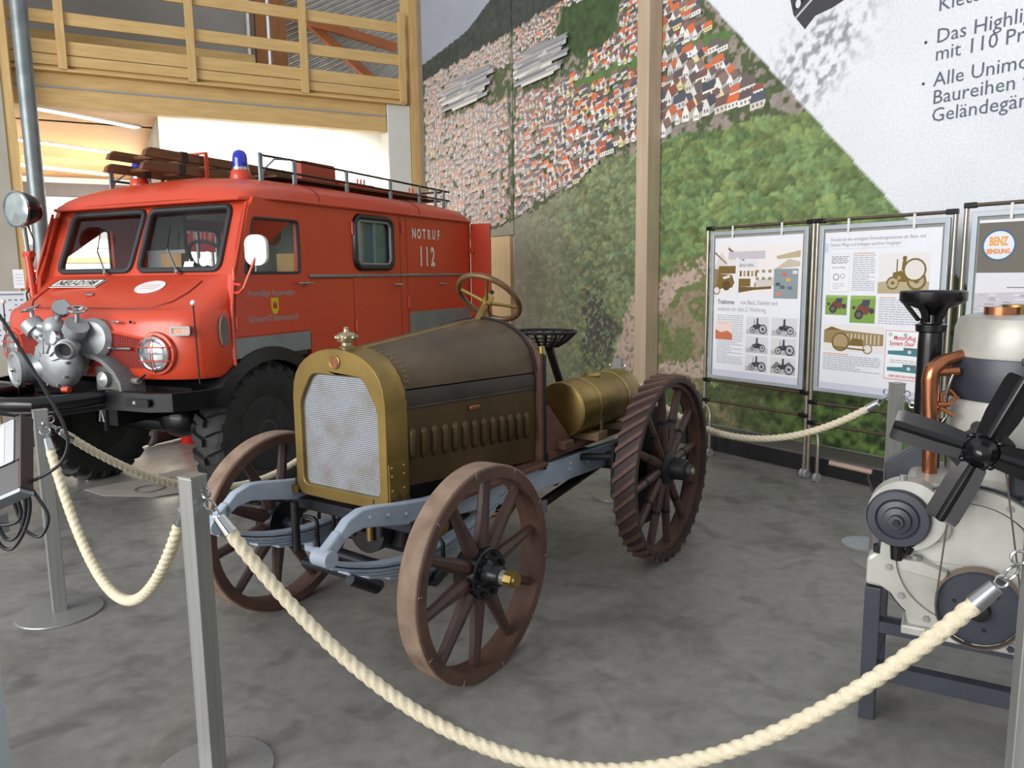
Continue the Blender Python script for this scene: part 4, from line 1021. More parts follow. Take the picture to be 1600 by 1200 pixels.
# headlights
def disc_frame(c, nrm): return Vector(c), Vector(nrm).normalized()
for sx in (1, -1):
    c = Vector(on_nose(sx * .705, 1.125, 0)); nr = Vector((sx * .18, -1, 0)).normalized()
    hl = MB().lathe([(.138, -.05), (.140, -.005), (.134, .008), (.118, .010), (.112, .004), (.112, -.03)], c, nr, 36, closed=True).build('headlight', M_RED, FT)
    MB().lathe([(.113, .005), (.112, .034), (.098, .040), (.094, .028), (.094, .005)], c, nr, 36, closed=True).build('headlight_rim', M_CHROME, hl)
    MB().lathe([(0, .046), (.04, .044), (.08, .036), (.096, .026)], c, nr, 32).build('headlight_lens', mat('lens_glass', (210, 216, 220), (160, 168, 172), rough=.08, metal=.75, scale=16), hl)
    u_ = Vector((0, 0, 1)).cross(nr).normalized()
    for d_ in (u_, Vector((0, 0, 1))):
        for off_ in ((-.045, .045) if d_ is u_ else (0.0,)):
            o2 = (Vector((0, 0, 1)) if d_ is u_ else u_) * off_; h_ = math.sqrt(.125 ** 2 - off_ ** 2)
            MB().tube([c + o2 - d_ * h_ + nr * .02, c + o2 - d_ * h_ * .6 + nr * .055, c + o2 + d_ * h_ * .6 + nr * .055, c + o2 + d_ * h_ + nr * .02], .0045, 6).build('headlight_guard', M_RED, hl)
    ci = Vector(on_nose(sx * .86, 1.27, .012)); ni = Vector((sx * .55, -1, 0)).normalized(); ui = Vector((0, 0, 1)).cross(ni) * -1
    im = frame_mtx(ci, ui, (0, 0, 1))
    ind = MB().panel(rrect(-.062, .062, -.03, .03, .014), [rrect(-.05, .05, -.019, .019, .009)], lambda u, v, w: im @ Vector((u, v, w)), -.025, .018).build('indicator', M_CHROME, FT)
    MB().panel(rrect(-.051, .051, -.02, .02, .009), [], lambda u, v, w: im @ Vector((u, v, w)), -.02, .008).build('indicator_lens', mat('amber_lens', (226, 130, 62), (206, 200, 190), rough=.2, scale=22), ind, smooth=False)
    # corner rods with white ball
    rx = Vector(on_nose(sx * .93, 1.2, .03))
    rod = MB().cyl((rx.x, rx.y, .93), (rx.x - sx * .01, rx.y, 1.43), .005, n=6).build('marker_rod', M_IRON, FT)
    MB().sphere((rx.x - sx * .01, rx.y, 1.445), .017, n=12, m=8).build('marker_ball', M_WHITE, rod)
    MB().panel([(-.40 + .035 * math.cos(2 * math.pi * i / 20), 1.255 + .10 * math.sin(2 * math.pi * i / 20)) for i in range(20)], [], lambda u, v, w: (sx * w, u, v), .998, 1.014).build('cowl_vent', mat('dull_grey', (118, 112, 104), (96, 90, 84)), FT)
# --- windscreen panel
def wsp(u, v, w):
    t = (v - 1.61) / .52; return (u, -.235 + .20 * t - w * .93, v + w * .37)
ol = [(-.985, 1.60), (.985, 1.60), (.945, 2.15), (-.945, 2.15)]
def wh(sx): return rquad([(sx * .045, 1.655), (sx * .815, 1.655), (sx * .80, 2.085), (sx * .03, 2.085)], .055)
MB().panel(ol, [wh(1), wh(-1)], wsp, -.03, .0).build('windscreen_frame', M_RED, FT, smooth=False)
for sx in (1, -1):
    gk = MB().tube([wsp(u, v, .004) for u, v in wh(sx)], .021, 8, closed=True).build('windscreen_gasket', M_GASKET, FT)
    MB().panel(wh(sx), [], wsp, -.014, -.010).build('windscreen_pane', M_GLASS, gk, smooth=False)
    x0 = .36 * sx + .06
    wp = MB().tube([wsp(x0 + .05, 1.63, .04), wsp(x0 - .10, 1.79, .035)], [.009, .006], 6).build('wiper_arm', M_CHROME, FT)
    MB().tube([wsp(x0 - .10, 1.79, .035), wsp(x0 - .13, 1.95, .03)], .004, 6).build('wiper_blade', M_BLACKP, wp)
    MB().cyl(wsp(x0 + .05, 1.63, .0), wsp(x0 + .05, 1.63, .05), .014, n=10).build('wiper_pivot', M_CHROME, wp)
stk = MB().lathe([(0, .002), (.055, .002), (.055, 0)], wsp(.66, 1.73, -.006), (0, -.93, .37), 20).build('round_sticker', M_WHITE, FT)
MB().panel([(.47, 1.67), (.56, 1.67), (.56, 1.715), (.47, 1.715)], [], wsp, -.008, -.004).build('paper_pass', M_PAPER, FT, smooth=False)
# --- roof
def roof_ring(y, hw, zt, ze=2.135, p=2.6):
    out = []
    for i in range(25):
        a = math.pi * i / 24; c_ = math.cos(a); s_ = math.sin(a)
        out.append((hw * math.copysign(abs(c_) ** (2 / p), c_), y, ze + (zt - ze) * abs(s_) ** (2 / p * .9)))
    return out
RR = [(-.115, .93, 2.145, 2.125), (-.10, .955, 2.19, 2.13), (-.04, .985, 2.25, 2.133), (.06, 1.0, 2.298, 2.135), (.2, 1.012, 2.328, 2.135), (.4, 1.016, 2.342, 2.135), (1.2, 1.016, 2.345, 2.135), (2.6, 1.016, 2.335, 2.135), (2.92, 1.014, 2.315, 2.135), (3.02, 1.005, 2.26, 2.135), (3.05, .99, 2.17, 2.13)]
rings = []
for y, hw, zt, ze in RR:
    o_ = roof_ring(y, hw, zt, ze); rings.append(o_)
rf = MB().loft(rings, closed=False).build('roof', M_RED, FT, angle=60)
MB().loft([[(-.93, -.11, 2.125), (.93, -.11, 2.125)], [(-.99, .1, 2.13), (.99, .1, 2.13)], [(-.99, 3.04, 2.13), (.99, 3.04, 2.13)]], closed=False).build('roof_lining', flat('lining', (150, 146, 138)), rf, smooth=False)
MB().tube([(-1.02, 2.9, 2.138), (-1.02, .25, 2.138), (-1.0, .08, 2.137), (-.965, -.06, 2.13), (-.94, -.12, 2.128), (.94, -.12, 2.128), (.965, -.06, 2.13), (1.0, .08, 2.137), (1.02, .25, 2.138), (1.02, 2.9, 2.138), (1.01, 3.04, 2.136)], .013, 8).build('gutter', M_RED, FT)
MB().tube(roof_ring(.62, 1.018, 2.345), .004, 4).build('roof_seam', M_REDLINE, rf)
MB().tube(roof_ring(2.05, 1.018, 2.34), .004, 4).build('roof_seam', M_REDLINE, rf)
# --- sides
def sidef(sx): return lambda u, v, w: (sx * w, u, v)
BODYBOT = .96
for sx in (1, -1):
    dwin = rquad([(-.19, 1.625), (.375, 1.625), (.375, 2.0), (-.085, 2.0)], .03)
    door_o = rquad([(-.305, 1.205), (.455, 1.205), (.455, 2.075), (-.115, 2.075), (-.265, 1.62)], .02)
    dr = MB().panel(door_o, [dwin], sidef(sx), .955, 1.008).build('cab_door', M_RED, FT, smooth=False, bevel=.006)
    MB().tube([(sx * 1.0, u, v) for u, v in dwin], .012, 6, closed=True).build('door_gasket', M_GASKET, dr)
    MB().panel(dwin, [], sidef(sx), .975, .979).build('door_pane', M_GLASS, dr, smooth=False)
    MB().cyl((sx * .985, -.06, 1.63), (sx * .985, -.02, 1.99), .008, n=6).build('quarter_light_bar', M_CHROME, dr)
    MB().box(min(sx * .955, sx * 1.0), max(sx * .955, sx * 1.0), -.22, .44, 1.575, 1.60).build('door_crease', M_RED, dr, bevel=.008)
    h_ = MB().cyl((sx * 1.008, .41, 1.552), (sx * 1.045, .41, 1.552), .014, n=10).build('door_handle', M_CHROME, dr)
    MB().tube([(sx * 1.045, .46, 1.552), (sx * 1.045, .30, 1.552)], .008, 8).build('handle_lever', M_CHROME, h_)
    for z_ in (1.30, 1.62):
        MB().cyl((sx * 1.012, -.29, z_ - .04), (sx * 1.012, -.29, z_ + .04), .013, n=8).build('hinge', M_RED, dr)
    # frame round the door
    MB().panel([(-.33, 1.19), (.47, 1.19), (.47, 2.14), (-.06, 2.14), (-.28, 1.62)], [door_o], sidef(sx), .95, 1.0).build('door_surround', M_RED, FT, smooth=False)
    MB().tube([(sx * 1.006, -.318, 1.0), (sx * 1.006, -.318, 1.40), (sx * 1.0, -.27, 1.66), (sx * .985, -.11, 2.10)], .012, 6).build('pillar_bead', M_RED, FT)
    # body side with crew window
    bwin = rrect(1.055, 1.585, 1.665, 2.075, .07)
    wheel_cut = [(2.45 + .56 * math.cos(math.pi - math.pi * i / 12), .52 + .56 * math.sin(math.pi - math.pi * i / 12)) for i in range(13)]
    body = [(.47, BODYBOT), (3.04, BODYBOT), (3.04, 2.14), (.47, 2.14)]
    bs = MB().panel(body, [bwin], sidef(sx), .955, 1.0).build('body_side', M_RED, FT, smooth=False)
    gk = MB().tube([(sx * 1.004, u, v) for u, v in bwin], .026, 8, closed=True).build('side_window', M_BLACKP, bs)
    ib = rrect(1.085, 1.555, 1.695, 2.045, .05)
    MB().tube([(sx * 1.008, u, v) for u, v in ib], .012, 8, closed=True).build('window_trim', M_ALU, gk)
    MB().panel(ib, [], sidef(sx), .985, .989).build('window_pane', glass('milky_glass', (214, 228, 232), .16, .06) if sx > 0 else M_GLASS, gk, smooth=False)
    MB().box(min(sx * .99, sx * 1.014), max(sx * .99, sx * 1.014), 1.31, 1.328, 1.70, 2.04).build('window_bar', M_ALU, gk, smooth=False)
    if sx > 0: MB().box(.90, .93, 1.0, 1.64, 1.64, 2.10).build('window_fill_board', mat('pale_fill_board', (190, 204, 208), (160, 180, 186), scale=1.5), gk, smooth=False)  # pale board added behind the pane so the unlit window looks brighter
    # beading, door outlines, handles, hinges
    for y0, y1 in ((.47, 1.03), (1.04, 1.70), (1.715, 1.84), (1.85, 2.42), (2.43, 3.03)):
        MB().box(min(sx * 1.0, sx * 1.018), max(sx * 1.0, sx * 1.018), y0, y1, 1.592, 1.614).build('side_strip', M_ALU, bs, bevel=.006)
    for y_, z0, z1 in ((1.02, .98, 1.59), (1.72, .98, 2.12), (1.83, .98, 2.12)):
        MB().box(min(sx * .995, sx * 1.0015), max(sx * .995, sx * 1.0015), y_ - .0025, y_ + .0025, z0, z1).build('door_gap', M_REDLINE, bs, smooth=False)
    MB().box(min(sx * .995, sx * 1.0015), max(sx * .995, sx * 1.0015), .49, 1.02, 1.58, 1.585).build('door_gap', M_REDLINE, bs, smooth=False)
    for y_, z_ in ((1.66, 1.52), (2.44, 1.515)):
        h_ = MB().cyl((sx * 1.0, y_, z_), (sx * 1.04, y_, z_), .013, n=10).build('body_handle', M_CHROME, bs)
        MB().tube([(sx * 1.04, y_ + .03, z_), (sx * 1.04, y_ - .10, z_)], .008, 6).build('handle_lever', M_CHROME, h_)
    for y_, z_ in ((1.03, 1.20), (1.83, 1.36), (1.75, 2.02), (1.02, 1.98)):
        MB().cyl((sx * 1.008, y_, z_ - .05), (sx * 1.008, y_, z_ + .05), .011, n=8).build('body_hinge', M_RED, bs)
    MB().box(min(sx * .99, sx * 1.006), max(sx * .99, sx * 1.006), -.33, .455, 1.06, 1.195).build('step_panel', M_ALU, FT, smooth=False)
    MB().box(min(sx * .99, sx * 1.008), max(sx * .99, sx * 1.008), 1.85, 3.02, 1.06, 1.265).build('lower_panel', M_ALU, FT, smooth=False)
    MB().box(min(sx * .999, sx * 1.004), max(sx * .999, sx * 1.004), .34, .445, 1.29, 1.42).build('patch_plate', mat('dull_red_patch', (128, 32, 26), (112, 28, 22), rough=.7), FT, smooth=False)
MB().box(-1.0, 1.0, 3.0, 3.05, .96, 2.14).build('rear_wall', M_RED, FT, smooth=False)
MB().box(-.96, .96, -.28, 3.0, .90, 1.02).build('truck_floor', M_BLACKP, FT, smooth=False)
# open rear door
rd = MB().box(1.0, 1.225, 3.055, 3.09, .98, 2.12).build('rear_door', M_RED, FT, smooth=False, bevel=.006)
for z_ in (1.2, 1.85): MB().box(.985, 1.05, 3.02, 3.06, z_ - .03, z_ + .03).build('door_hinge', M_RED, rd, bevel=.004)
# --- lettering on the near side
M_WL = flat('white_lettering', (226, 220, 214), .6); M_GL = flat('grey_lettering', (158, 142, 140), .6)
sm = lambda y, z: frame_mtx((1.0035, y, z), (0, 1, 0), (0, 0, 1))
def spaced(txt, y0, z, size, adv, m_, w=.72, bold=.004):
    for i, ch in enumerate(txt): lettering(ch, size, m_, FT, sm(y0 + adv * i, z), width=w, bold=bold, align='CENTER', name='letter')
spaced('NOTRUF', 1.955, 1.935, .125, .088, M_WL)
spaced('112', 2.07, 1.69, .245, .105, M_WL, .62, .007)
lettering('Freiwillige Feuerwehr', .062, M_GL, FT, frame_mtx((1.0095, -.17, 1.470), (0, 1, 0), (0, 0, 1)), width=.86, bold=.0012)
lettering('Gössern/Tömmerpanik', .062, M_GL, FT, frame_mtx((1.0095, -.175, 1.295), (0, 1, 0), (0, 0, 1)), width=.86, bold=.0012)
shp = [(-.036, .055), (.036, .055), (.036, -.02), (.022, -.05), (0, -.06), (-.022, -.05), (-.036, -.02)]
es = MB().panel(shp, [], lambda u, v, w: (w, .085 + u, 1.40 + v), 1.008, 1.0105).build('door_crest', flat('crest_yellow', (206, 186, 20), .5), FT, smooth=False)
MB().panel([(-.02, .035), (-.01, .005), (0, .035), (.01, .005), (.02, .035), (.02, -.02), (-.02, -.02)], [], lambda u, v, w: (w, .085 + u, 1.40 + v), 1.0105, 1.012).build('crest_charge', flat('crest_red', (176, 44, 30), .5), es, smooth=False)
# --- cab interior
M_INT = mat('dark_cab_interior', (78, 76, 73), (60, 58, 56), rough=.8)
MB().box(-.94, .94, -.20, .05, 1.40, 1.60).build('dashboard', M_INT, FT, bevel=.03)
for x in (-.48, .48):
    s_ = MB().box(x - .28, x + .28, .15, .60, 1.15, 1.42).build('cab_seat', M_INT, FT, bevel=.04)
    MB().box(x - .27, x + .27, .54, .66, 1.40, 1.60).build('seat_back', M_INT, s_, bevel=.04)
MB().box(-.95, -.50, .70, .74, 1.84, 2.12).build('bulkhead_top', M_INT, FT, smooth=False)
MB().box(-.95, -.50, .70, .74, 1.05, 1.84).build('bulkhead', mat('pale_inner_wall', (196, 198, 200), (186, 188, 190)), FT, smooth=False)
MB().box(-.95, .95, 1.9, 1.94, 1.02, 2.12).build('rear_partition', mat('pale_inner_wall', (196, 198, 200), (186, 188, 190)), FT, smooth=False)
MB().box(.30, .52, 1.86, 1.9, 1.72, 1.86).build('first_aid_box', M_RED, FT, bevel=.01)
MB().box(-.50, -.27, .45, .53, 1.60, 1.80).build('card_box', mat('cardboard', (176, 140, 96), (160, 126, 84), rough=.8), FT, bevel=.004)
MB().box(.55, .78, .64, .76, 1.55, 1.78).build('card_box', mat('cardboard', (176, 140, 96), (160, 126, 84), rough=.8), FT, bevel=.004)
MB().torus((.46, .10, 1.70), (0, .75, .66), .21, .013, 36, 8).build('driver_wheel', M_BLACKP, FT)
MB().tube([(.25, .10, 1.70), (.46, .14, 1.66), (.67, .10, 1.70)], .012, 6).build('driver_wheel_spoke', M_BLACKP, FT)
MB().cyl((.46, .14, 1.66), (.46, -.10, 1.45), .02, n=8).build('driver_column', M_BLACKP, FT)
MB().lathe([(0, 0), (.09, 0), (.09, .012), (0, .012)], (.82, .30, 1.92), (1, 0, 0), 20).build('signal_paddle', mat('paddle_red', (170, 60, 50), (120, 70, 64)), FT)
# --- chassis
MB().box(-.45, -.37, -.80, 3.0, .66, .80).build('chassis_rail', M_BLACKP, FT, smooth=False)
MB().box(.37, .45, -.80, 3.0, .66, .80).build('chassis_rail', M_BLACKP, FT, smooth=False)
MB().box(-.9, .9, -.60, 2.9, .80, .90).build('chassis_underpan', M_BLACKP, FT, smooth=False)
for ya in (0, 2.45):
    ax = MB().cyl((-.8, ya, .50), (.8, ya, .50), .065, n=14).build('axle', M_BLACKP, FT)
    MB().sphere((.12, ya, .55), .17, (1.1, .85, .85), 16, 10).build('differential', M_BLACKP, ax)
    for sx in (-1, 1): MB().box(min(sx * .60, sx * .70), max(sx * .60, sx * .70), ya - .10, ya + .10, .38, .80).build('portal_housing', M_BLACKP, ax, bevel=.03)
# bumper: flat centre, angled ends, tow slots
def bump_x(pts, z0, z1, th, name, parent):
    rings = []
    for x, y in pts: rings.append([(x, y, z0), (x, y - th * .0, z1), (x, y + th, z1), (x, y + th, z0)])
    return MB().loft(rings).build(name, M_BLACKP, parent, bevel=.012, angle=25)
for sx in (1, -1):
    be = bump_x([(sx * .36, -.865), (sx * .80, -.845), (sx * .93, -.78), (sx * 1.01, -.62), (sx * 1.02, -.50)], .775, .895, .07, 'bumper_end', FT)
    MB().panel(rrect(-.10, .10, -.025, .025, .012), [], lambda u, v, w: (sx * .72 + u, w, .835 + v), -.868, -.850).build('tow_slot', flat('slot_dark', (8, 8, 9)), be, smooth=False)
    MB().sphere((sx * .70, -.862, .835), .016, n=8, m=6).build('tow_hook', M_STEEL, be)
    MB().tube([(sx * .30, -.80, .78), (sx * .28, -.80, .68), (sx * .32, -.80, .68), (sx * .30, -.80, .78)], .008, 6).build('tow_eye', M_STEEL, be)
MB().tube([(.40, -.84, .86), (.38, -1.08, .86), (.30, -1.24, .86), (.15, -1.30, .86), (-.15, -1.30, .86), (-.30, -1.24, .86), (-.38, -1.08, .86), (-.40, -.84, .86)], .045, 12).build('pump_guard', M_BLACKP, FT)
MB().tube([(.40, -.84, .80), (.34, -1.12, .80), (.15, -1.24, .80), (-.15, -1.24, .80), (-.34, -1.12, .80), (-.40, -.84, .80)], .028, 10).build('pump_guard_lower', M_BLACKP, FT)
MB().box(-.36, .36, -1.15, -.80, .80, .83).build('pump_tray', M_BLACKP, FT, smooth=False)
# mudguards
def fender(sx, ya, a0, a1):
    rings = []
    for i in range(23):
        a = R(a0 + (a1 - a0) * i / 22); r1 = .61
        y = ya - r1 * math.cos(a); z = .52 + r1 * math.sin(a)
        dy, dz = -math.cos(a), math.sin(a)
        rings.append([(sx * .66, y, z), (sx * .98, y, z), (sx * 1.02, y - dy * .015, z - dz * .015), (sx * 1.03, y - dy * .105, z - dz * .105), (sx * 1.015, y - dy * .105, z - dz * .105), (sx * 1.0, y - dy * .03, z - dz * .03), (sx * .66, y - dy * .02, z - dz * .02)])
    return MB().loft(rings).build('mudguard', M_BLACKP, FT, angle=35)
for sx in (1, -1): fender(sx, .0, 28, 152); fender(sx, 2.45, 15, 165)
# wheels
def truck_wheel():
    w = .30; prof = [(.27, -.11), (.30, -.13), (.40, -.148), (.455, -.14), (.475, -.11), (.482, 0), (.475, .11), (.455, .14), (.40, .148), (.30, .13), (.27, .11)]
    m_ = MB().lathe(prof, (0, 0, 0), (1, 0, 0), 64)
    n = 24
    for k in range(n):
        for sd_ in (-1, 1):
            a = 2 * math.pi * (k + (.5 if sd_ > 0 else 0)) / n; rings = []
            for t in (0, .25, .5, .75, 1):
                x = sd_ * (.005 + .145 * t); da = -.11 * t - .03; wa = .062
                ro = .515 - .035 * max(0, (t - .7) / .3); ri = .462 - .03 * max(0, (t - .75) / .25)
                rings.append([(x, r_ * math.cos(a + q), r_ * math.sin(a + q)) for r_, q in ((ri, da - wa), (ro, da - wa * .75), (ro, da + wa * .75), (ri, da + wa))])
            m_.loft(rings)
    return m_
tw0 = None
for sx in (1, -1):
    for ya in (0.0, 2.45):
        if tw0 is None:
            tw = tw0 = truck_wheel().build('truck_wheel', M_RUBBER, FT, angle=30)
            MB().lathe([(.275, -.10), (.28, .10), (.262, .112), (.25, .09), (.24, .0), (.17, -.01), (.15, .02), (.10, .03), (.09, .09), (.0, .09)], (0, 0, 0), (1, 0, 0), 40).build('rim', M_BLACKP, tw)
            for k in range(6):
                a = k * math.pi / 3; MB().cyl((.0, .205 * math.cos(a), .205 * math.sin(a)), (.012, .205 * math.cos(a), .205 * math.sin(a)), .014, n=6).build('wheel_nut', M_IRON, tw)
            MB().torus((.10, 0, 0), (1, 0, 0), .085, .012, 24, 8).build('hub_ring', mat('dull_hub', (96, 96, 98), (70, 70, 72), rough=.5, metal=.4), tw)
            MB().cyl((.13, .34, .12), (.158, .34, .12), .008, n=6).build('valve', M_STEEL, tw)
        else: tw = clone_tree(tw0, FT)
        tw.location = (sx * .865, ya, .50); tw.scale = (.87, 1, 1); tw.rotation_euler = (0 if sx > 0 else 0.2, 0, 0 if sx > 0 else math.pi)
# --- front pump
pu = MB().lathe([(0, -.06), (.10, -.06), (.165, -.045), (.18, -.02), (.18, .02), (.165, .05), (.14, .07), (.07, .09), (.0, .092)], (-.02, -1.02, 1.03), (.12, -1, 0), 36).build('front_pump', M_CAST, FT)
for k in range(10):
    a = k * math.pi / 5; MB().cyl((-.02 + .155 * math.cos(a), -1.06, 1.03 + .155 * math.sin(a)), (-.02 + .155 * math.cos(a), -1.09, 1.03 + .155 * math.sin(a)), .010, n=6).build('pump_bolt', M_STEEL, pu)
MB().lathe([(.15, 0), (.13, .06), (.11, .16), (0, .16)], (-.02, -.86, 1.06), (0, -1, 0), 28).build('gear_case', M_CAST, pu)
cp = MB().lathe([(.095, -.02), (.098, .05), (.115, .055), (.118, .085), (.10, .09), (.085, .08), (.07, .082), (0, .085)], (-.22, -1.10, .985), (-.25, -1, 0), 32).build('suction_cap', M_CAST, pu)
MB().sphere((-.243, -1.19, .985), .018, n=10, m=8).build('cap_knob', M_CHROME, cp)
MB().torus((-.24, -1.178, .985), (-.25, -1, 0), .10, .007, 32, 8).build('cap_ring', M_CHROME, cp)
MB().cyl((-.05, -1.02, 1.00), (-.22, -1.09, .985), .085, n=20).build('suction_pipe', M_CAST, pu)
for sx in (-1, 1):
    p0 = Vector((sx * .08 - .02, -.99, 1.13)); p1 = Vector((sx * .20 - .02, -1.03, 1.245))
    ot = MB().cyl(p0, p1, .062, .055, n=18).build('pump_outlet', M_CAST, pu)
    MB().cyl(p1 + Vector((sx * -.02, 0, -.02)), p1 + Vector((sx * .03, -.01, .03)), .072, n=18).build('outlet_collar', M_CAST, ot)
    MB().tube([p1, p1 + Vector((sx * .02, 0, .07)), p1 + Vector((sx * .025, 0, .12))], .014, 8).build('valve_stem', M_STEEL, ot)
    vc = p1 + Vector((sx * .028, 0, .125))
    MB().torus(vc, (sx * .3, -.2, 1), .055, .008, 24, 8).build('valve_handwheel', M_CHROME, ot)
    for k in range(4):
        a = k * math.pi / 2; MB().tube([vc, vc + Vector((.055 * math.cos(a), .055 * math.sin(a), -sx * .0165 * math.cos(a) + .011 * math.sin(a)))], .005, 5).build('handwheel_spoke', M_CHROME, ot)
oc = MB().lathe([(.05, -.04), (.055, .02), (.066, .025), (.066, .055), (.058, .06), (.058, .09), (.05, .095), (.044, .06), (0, .055)], (.18, -1.08, 1.13), (.55, -1, -.15), 26).build('hose_coupling', M_CAST, pu)
MB().cyl((.08, -1.0, 1.12), (.18, -1.08, 1.13), .05, n=18).build('coupling_neck', M_CAST, pu)
MB().sphere((-.03, -1.03, 1.25), .075, (1, .9, 1), 16, 10).build('primer_body', M_CAST, pu)
MB().cyl((-.09, -1.03, 1.25), (-.145, -1.05, 1.26), .03, n=14).build('primer_boss', M_CAST, pu)
MB().cyl((-.02, -1.03, 1.28), (.045, -1.03, 1.345), .018, n=10).build('gauge_stem', M_CAST, pu)
gg = MB().lathe([(0, -.03), (.05, -.03), (.056, -.02), (.056, .02), (.05, .03), (0, .028)], (.06, -1.03, 1.375), (.75, -.55, .35), 24).build('gauge', M_CHROME, pu)
MB().lathe([(.12, 0), (.135, .02), (.135, .06), (.11, .09), (0, .09)], (.20, -.88, 1.17), (.25, -1, .1), 28).build('priming_drum', M_CAST, pu)
# drive belt guard and hose roll
bg_ = MB(); rings = []
for y, z in ((-.95, 1.10), (-.93, 1.16), (-.90, 1.14)): pass
pthg = [(.12, 1.10), (.24, 1.09), (.36, 1.05), (.46, .98), (.51, .91), (.52, .83)]
for x, z in pthg: rings.append([(x, -1.00, z), (x, -.82, z), (x - .02, -.82, z - .02), (x - .02, -1.00, z - .02)])
MB().loft(rings).build('belt_guard', mat('grey_ribbed_guard', (132, 134, 136), (108, 110, 112), rough=.5, metal=.3, scale=80), pu, angle=50)
MB().box(.14, .42, -.90, -.84, .82, 1.02).build('guard_bracket', mat('grey_iron', (116, 118, 112), (86, 88, 84), rough=.5, metal=.3), pu, bevel=.02)
MB().lathe([(0, 0), (.05, 0), (.05, .03), (.02, .04), (0, .05)], (.25, -.90, .91), (0, -1, 0), 20).build('pulley_hub', M_CAST, pu)
MB().cyl((.10, -1.10, .86), (.15, -1.09, .86), .020, n=14).build('red_tap', M_RED, pu)
MB().tube([(.36, -.90, .90), (.48, -.90, .905), (.56, -.90, .91)], .022, 10).build('drain_cock', M_STEEL, pu)
MB().tube([(.55, -.90, .91), (.64, -.91, .96)], .007, 6).build('drain_lever', M_CHROME, pu)
MB().lathe([(0, .0), (.040, .0), (.040, .004)], (.18 + .55 * .052, -1.08 - .052, 1.13 - .008), (.55, -1, -.15), 24).build('coupling_bore', flat('slot_dark', (8, 8, 9)), oc)
for k in range(6):
    a = .3 + k * math.pi / 6; MB().beam((-.02 + .06 * math.cos(a), -1.115, 1.03 + .06 * math.sin(a)), (-.02 + .15 * math.cos(a), -1.085, 1.03 + .15 * math.sin(a)), .012, .02, (0, -1, 0)).build('pump_rib', M_CAST, pu, bevel=.003)
MB().tube([(-.20, -1.19, .92), (-.19, -1.20, .86), (-.21, -1.19, .82)], .004, 6).build('cap_chain', M_IRON, cp)
for k in range(3): MB().cyl((-.12 + .05 * k, -1.09, 1.19 + .012 * k), (-.12 + .05 * k, -1.11, 1.19 + .012 * k), .012, n=6).build('pump_bolt', M_STEEL, pu)
MB().lathe([(.045, 0), (.05, .02), (.05, .045), (.03, .05), (0, .05)], (.05, -1.08, 1.185), (.1, -1, .2), 20).build('bleed_cap', M_CHROME, pu)
pu.location = (.03, .17, .04)
# --- spotlight mast on the far front corner
mast = MB().cyl((-.93, -.36, 1.42), (-.955, -.36, 1.80), .026, n=12).build('spotlight_mast', M_RED, FT)
MB().cyl((-.985, -.36, 1.79), (-.90, -.36, 1.79), .026, n=10).build('mast_clamp', M_RED, mast)
MB().cyl((-.955, -.36, 1.80), (-.955, -.37, 1.99), .018, n=10).build('mast_neck', M_STEEL, mast)
sp_c = Vector((-.955, -.38, 2.12)); sp_n = Vector((.06, -1, -.04)).normalized()
sl = MB().lathe([(0, -.15), (.05, -.14), (.10, -.10), (.125, -.03), (.13, .02), (.128, .035)], sp_c, sp_n, 32).build('spotlight', M_BLACKP, mast)
MB().lathe([(.122, .02), (.134, .025), (.134, .045), (.122, .048)], sp_c, sp_n, 32, closed=True).build('spotlight_rim', M_CHROME, mast)
MB().lathe([(0, .055), (.06, .050), (.124, .038)], sp_c, sp_n, 32).build('spotlight_lens', mat('spot_lens', (205, 214, 214), (168, 180, 180), rough=.1, metal=.6, scale=12), mast)
MB().tube([(-.955, -.34, 2.02), (-.92, -.33, 1.90), (-.93, -.33, 1.78), (-.97, -.33, 1.70), (-.91, -.35, 1.60), (-.955, -.40, 1.50), (-.92, -.42, 1.44)], .007, 6).build('spotlight_cable', M_BLACKP, mast)
# --- mirrors
for sx in (1, -1):
    mr = MB().tube([(sx * 1.0, -.29, 1.50), (sx * 1.06, -.30, 1.50), (sx * 1.10, -.30, 1.53), (sx * 1.15, -.22, 1.74)], .010, 8).build('mirror_bracket', M_RED, FT)
    MB().tube([(sx * 1.0, -.29, 1.56), (sx * 1.085, -.30, 1.55)], .009, 8).build('mirror_stay', M_RED, mr)
    mm = frame_mtx((sx * 1.15, -.215, 1.775), (sx * .95, .30, 0), (0, 0, 1))
    MB().panel(rrect(-.075, .075, -.10, .10, .06, 8), [], lambda u, v, w: mm @ Vector((u, v, w)), -.018, .018).build('mirror_shell', M_WHITE, mr, bevel=.012)
    MB().sphere(mm @ Vector((0, 0, .022 * -sx)), .014, n=8, m=6).build('mirror_joint', M_RED, mr)
# --- beacons
for sx in (1, -1):
    bb = MB().lathe([(.075, -.04), (.078, .0), (.066, .045), (.06, .055), (0, .055)], (sx * .53, .33, 2.335), (0, 0, 1), 28).build('beacon_base', M_RED, FT)
    MB().lathe([(.062, .052), (.062, .07), (.056, .072)], (sx * .53, .33, 2.335), (0, 0, 1), 28).build('beacon_collar', M_CHROME, bb)
    MB().lathe([(.056, .07), (.055, .13), (.050, .165), (.035, .188), (.015, .197), (0, .198)], (sx * .53, .33, 2.335), (0, 0, 1), 28).build('beacon_dome', mat('blue_beacon_glass', (34, 50, 190), (24, 36, 160), rough=.08, scale=3, coat=.5), bb)
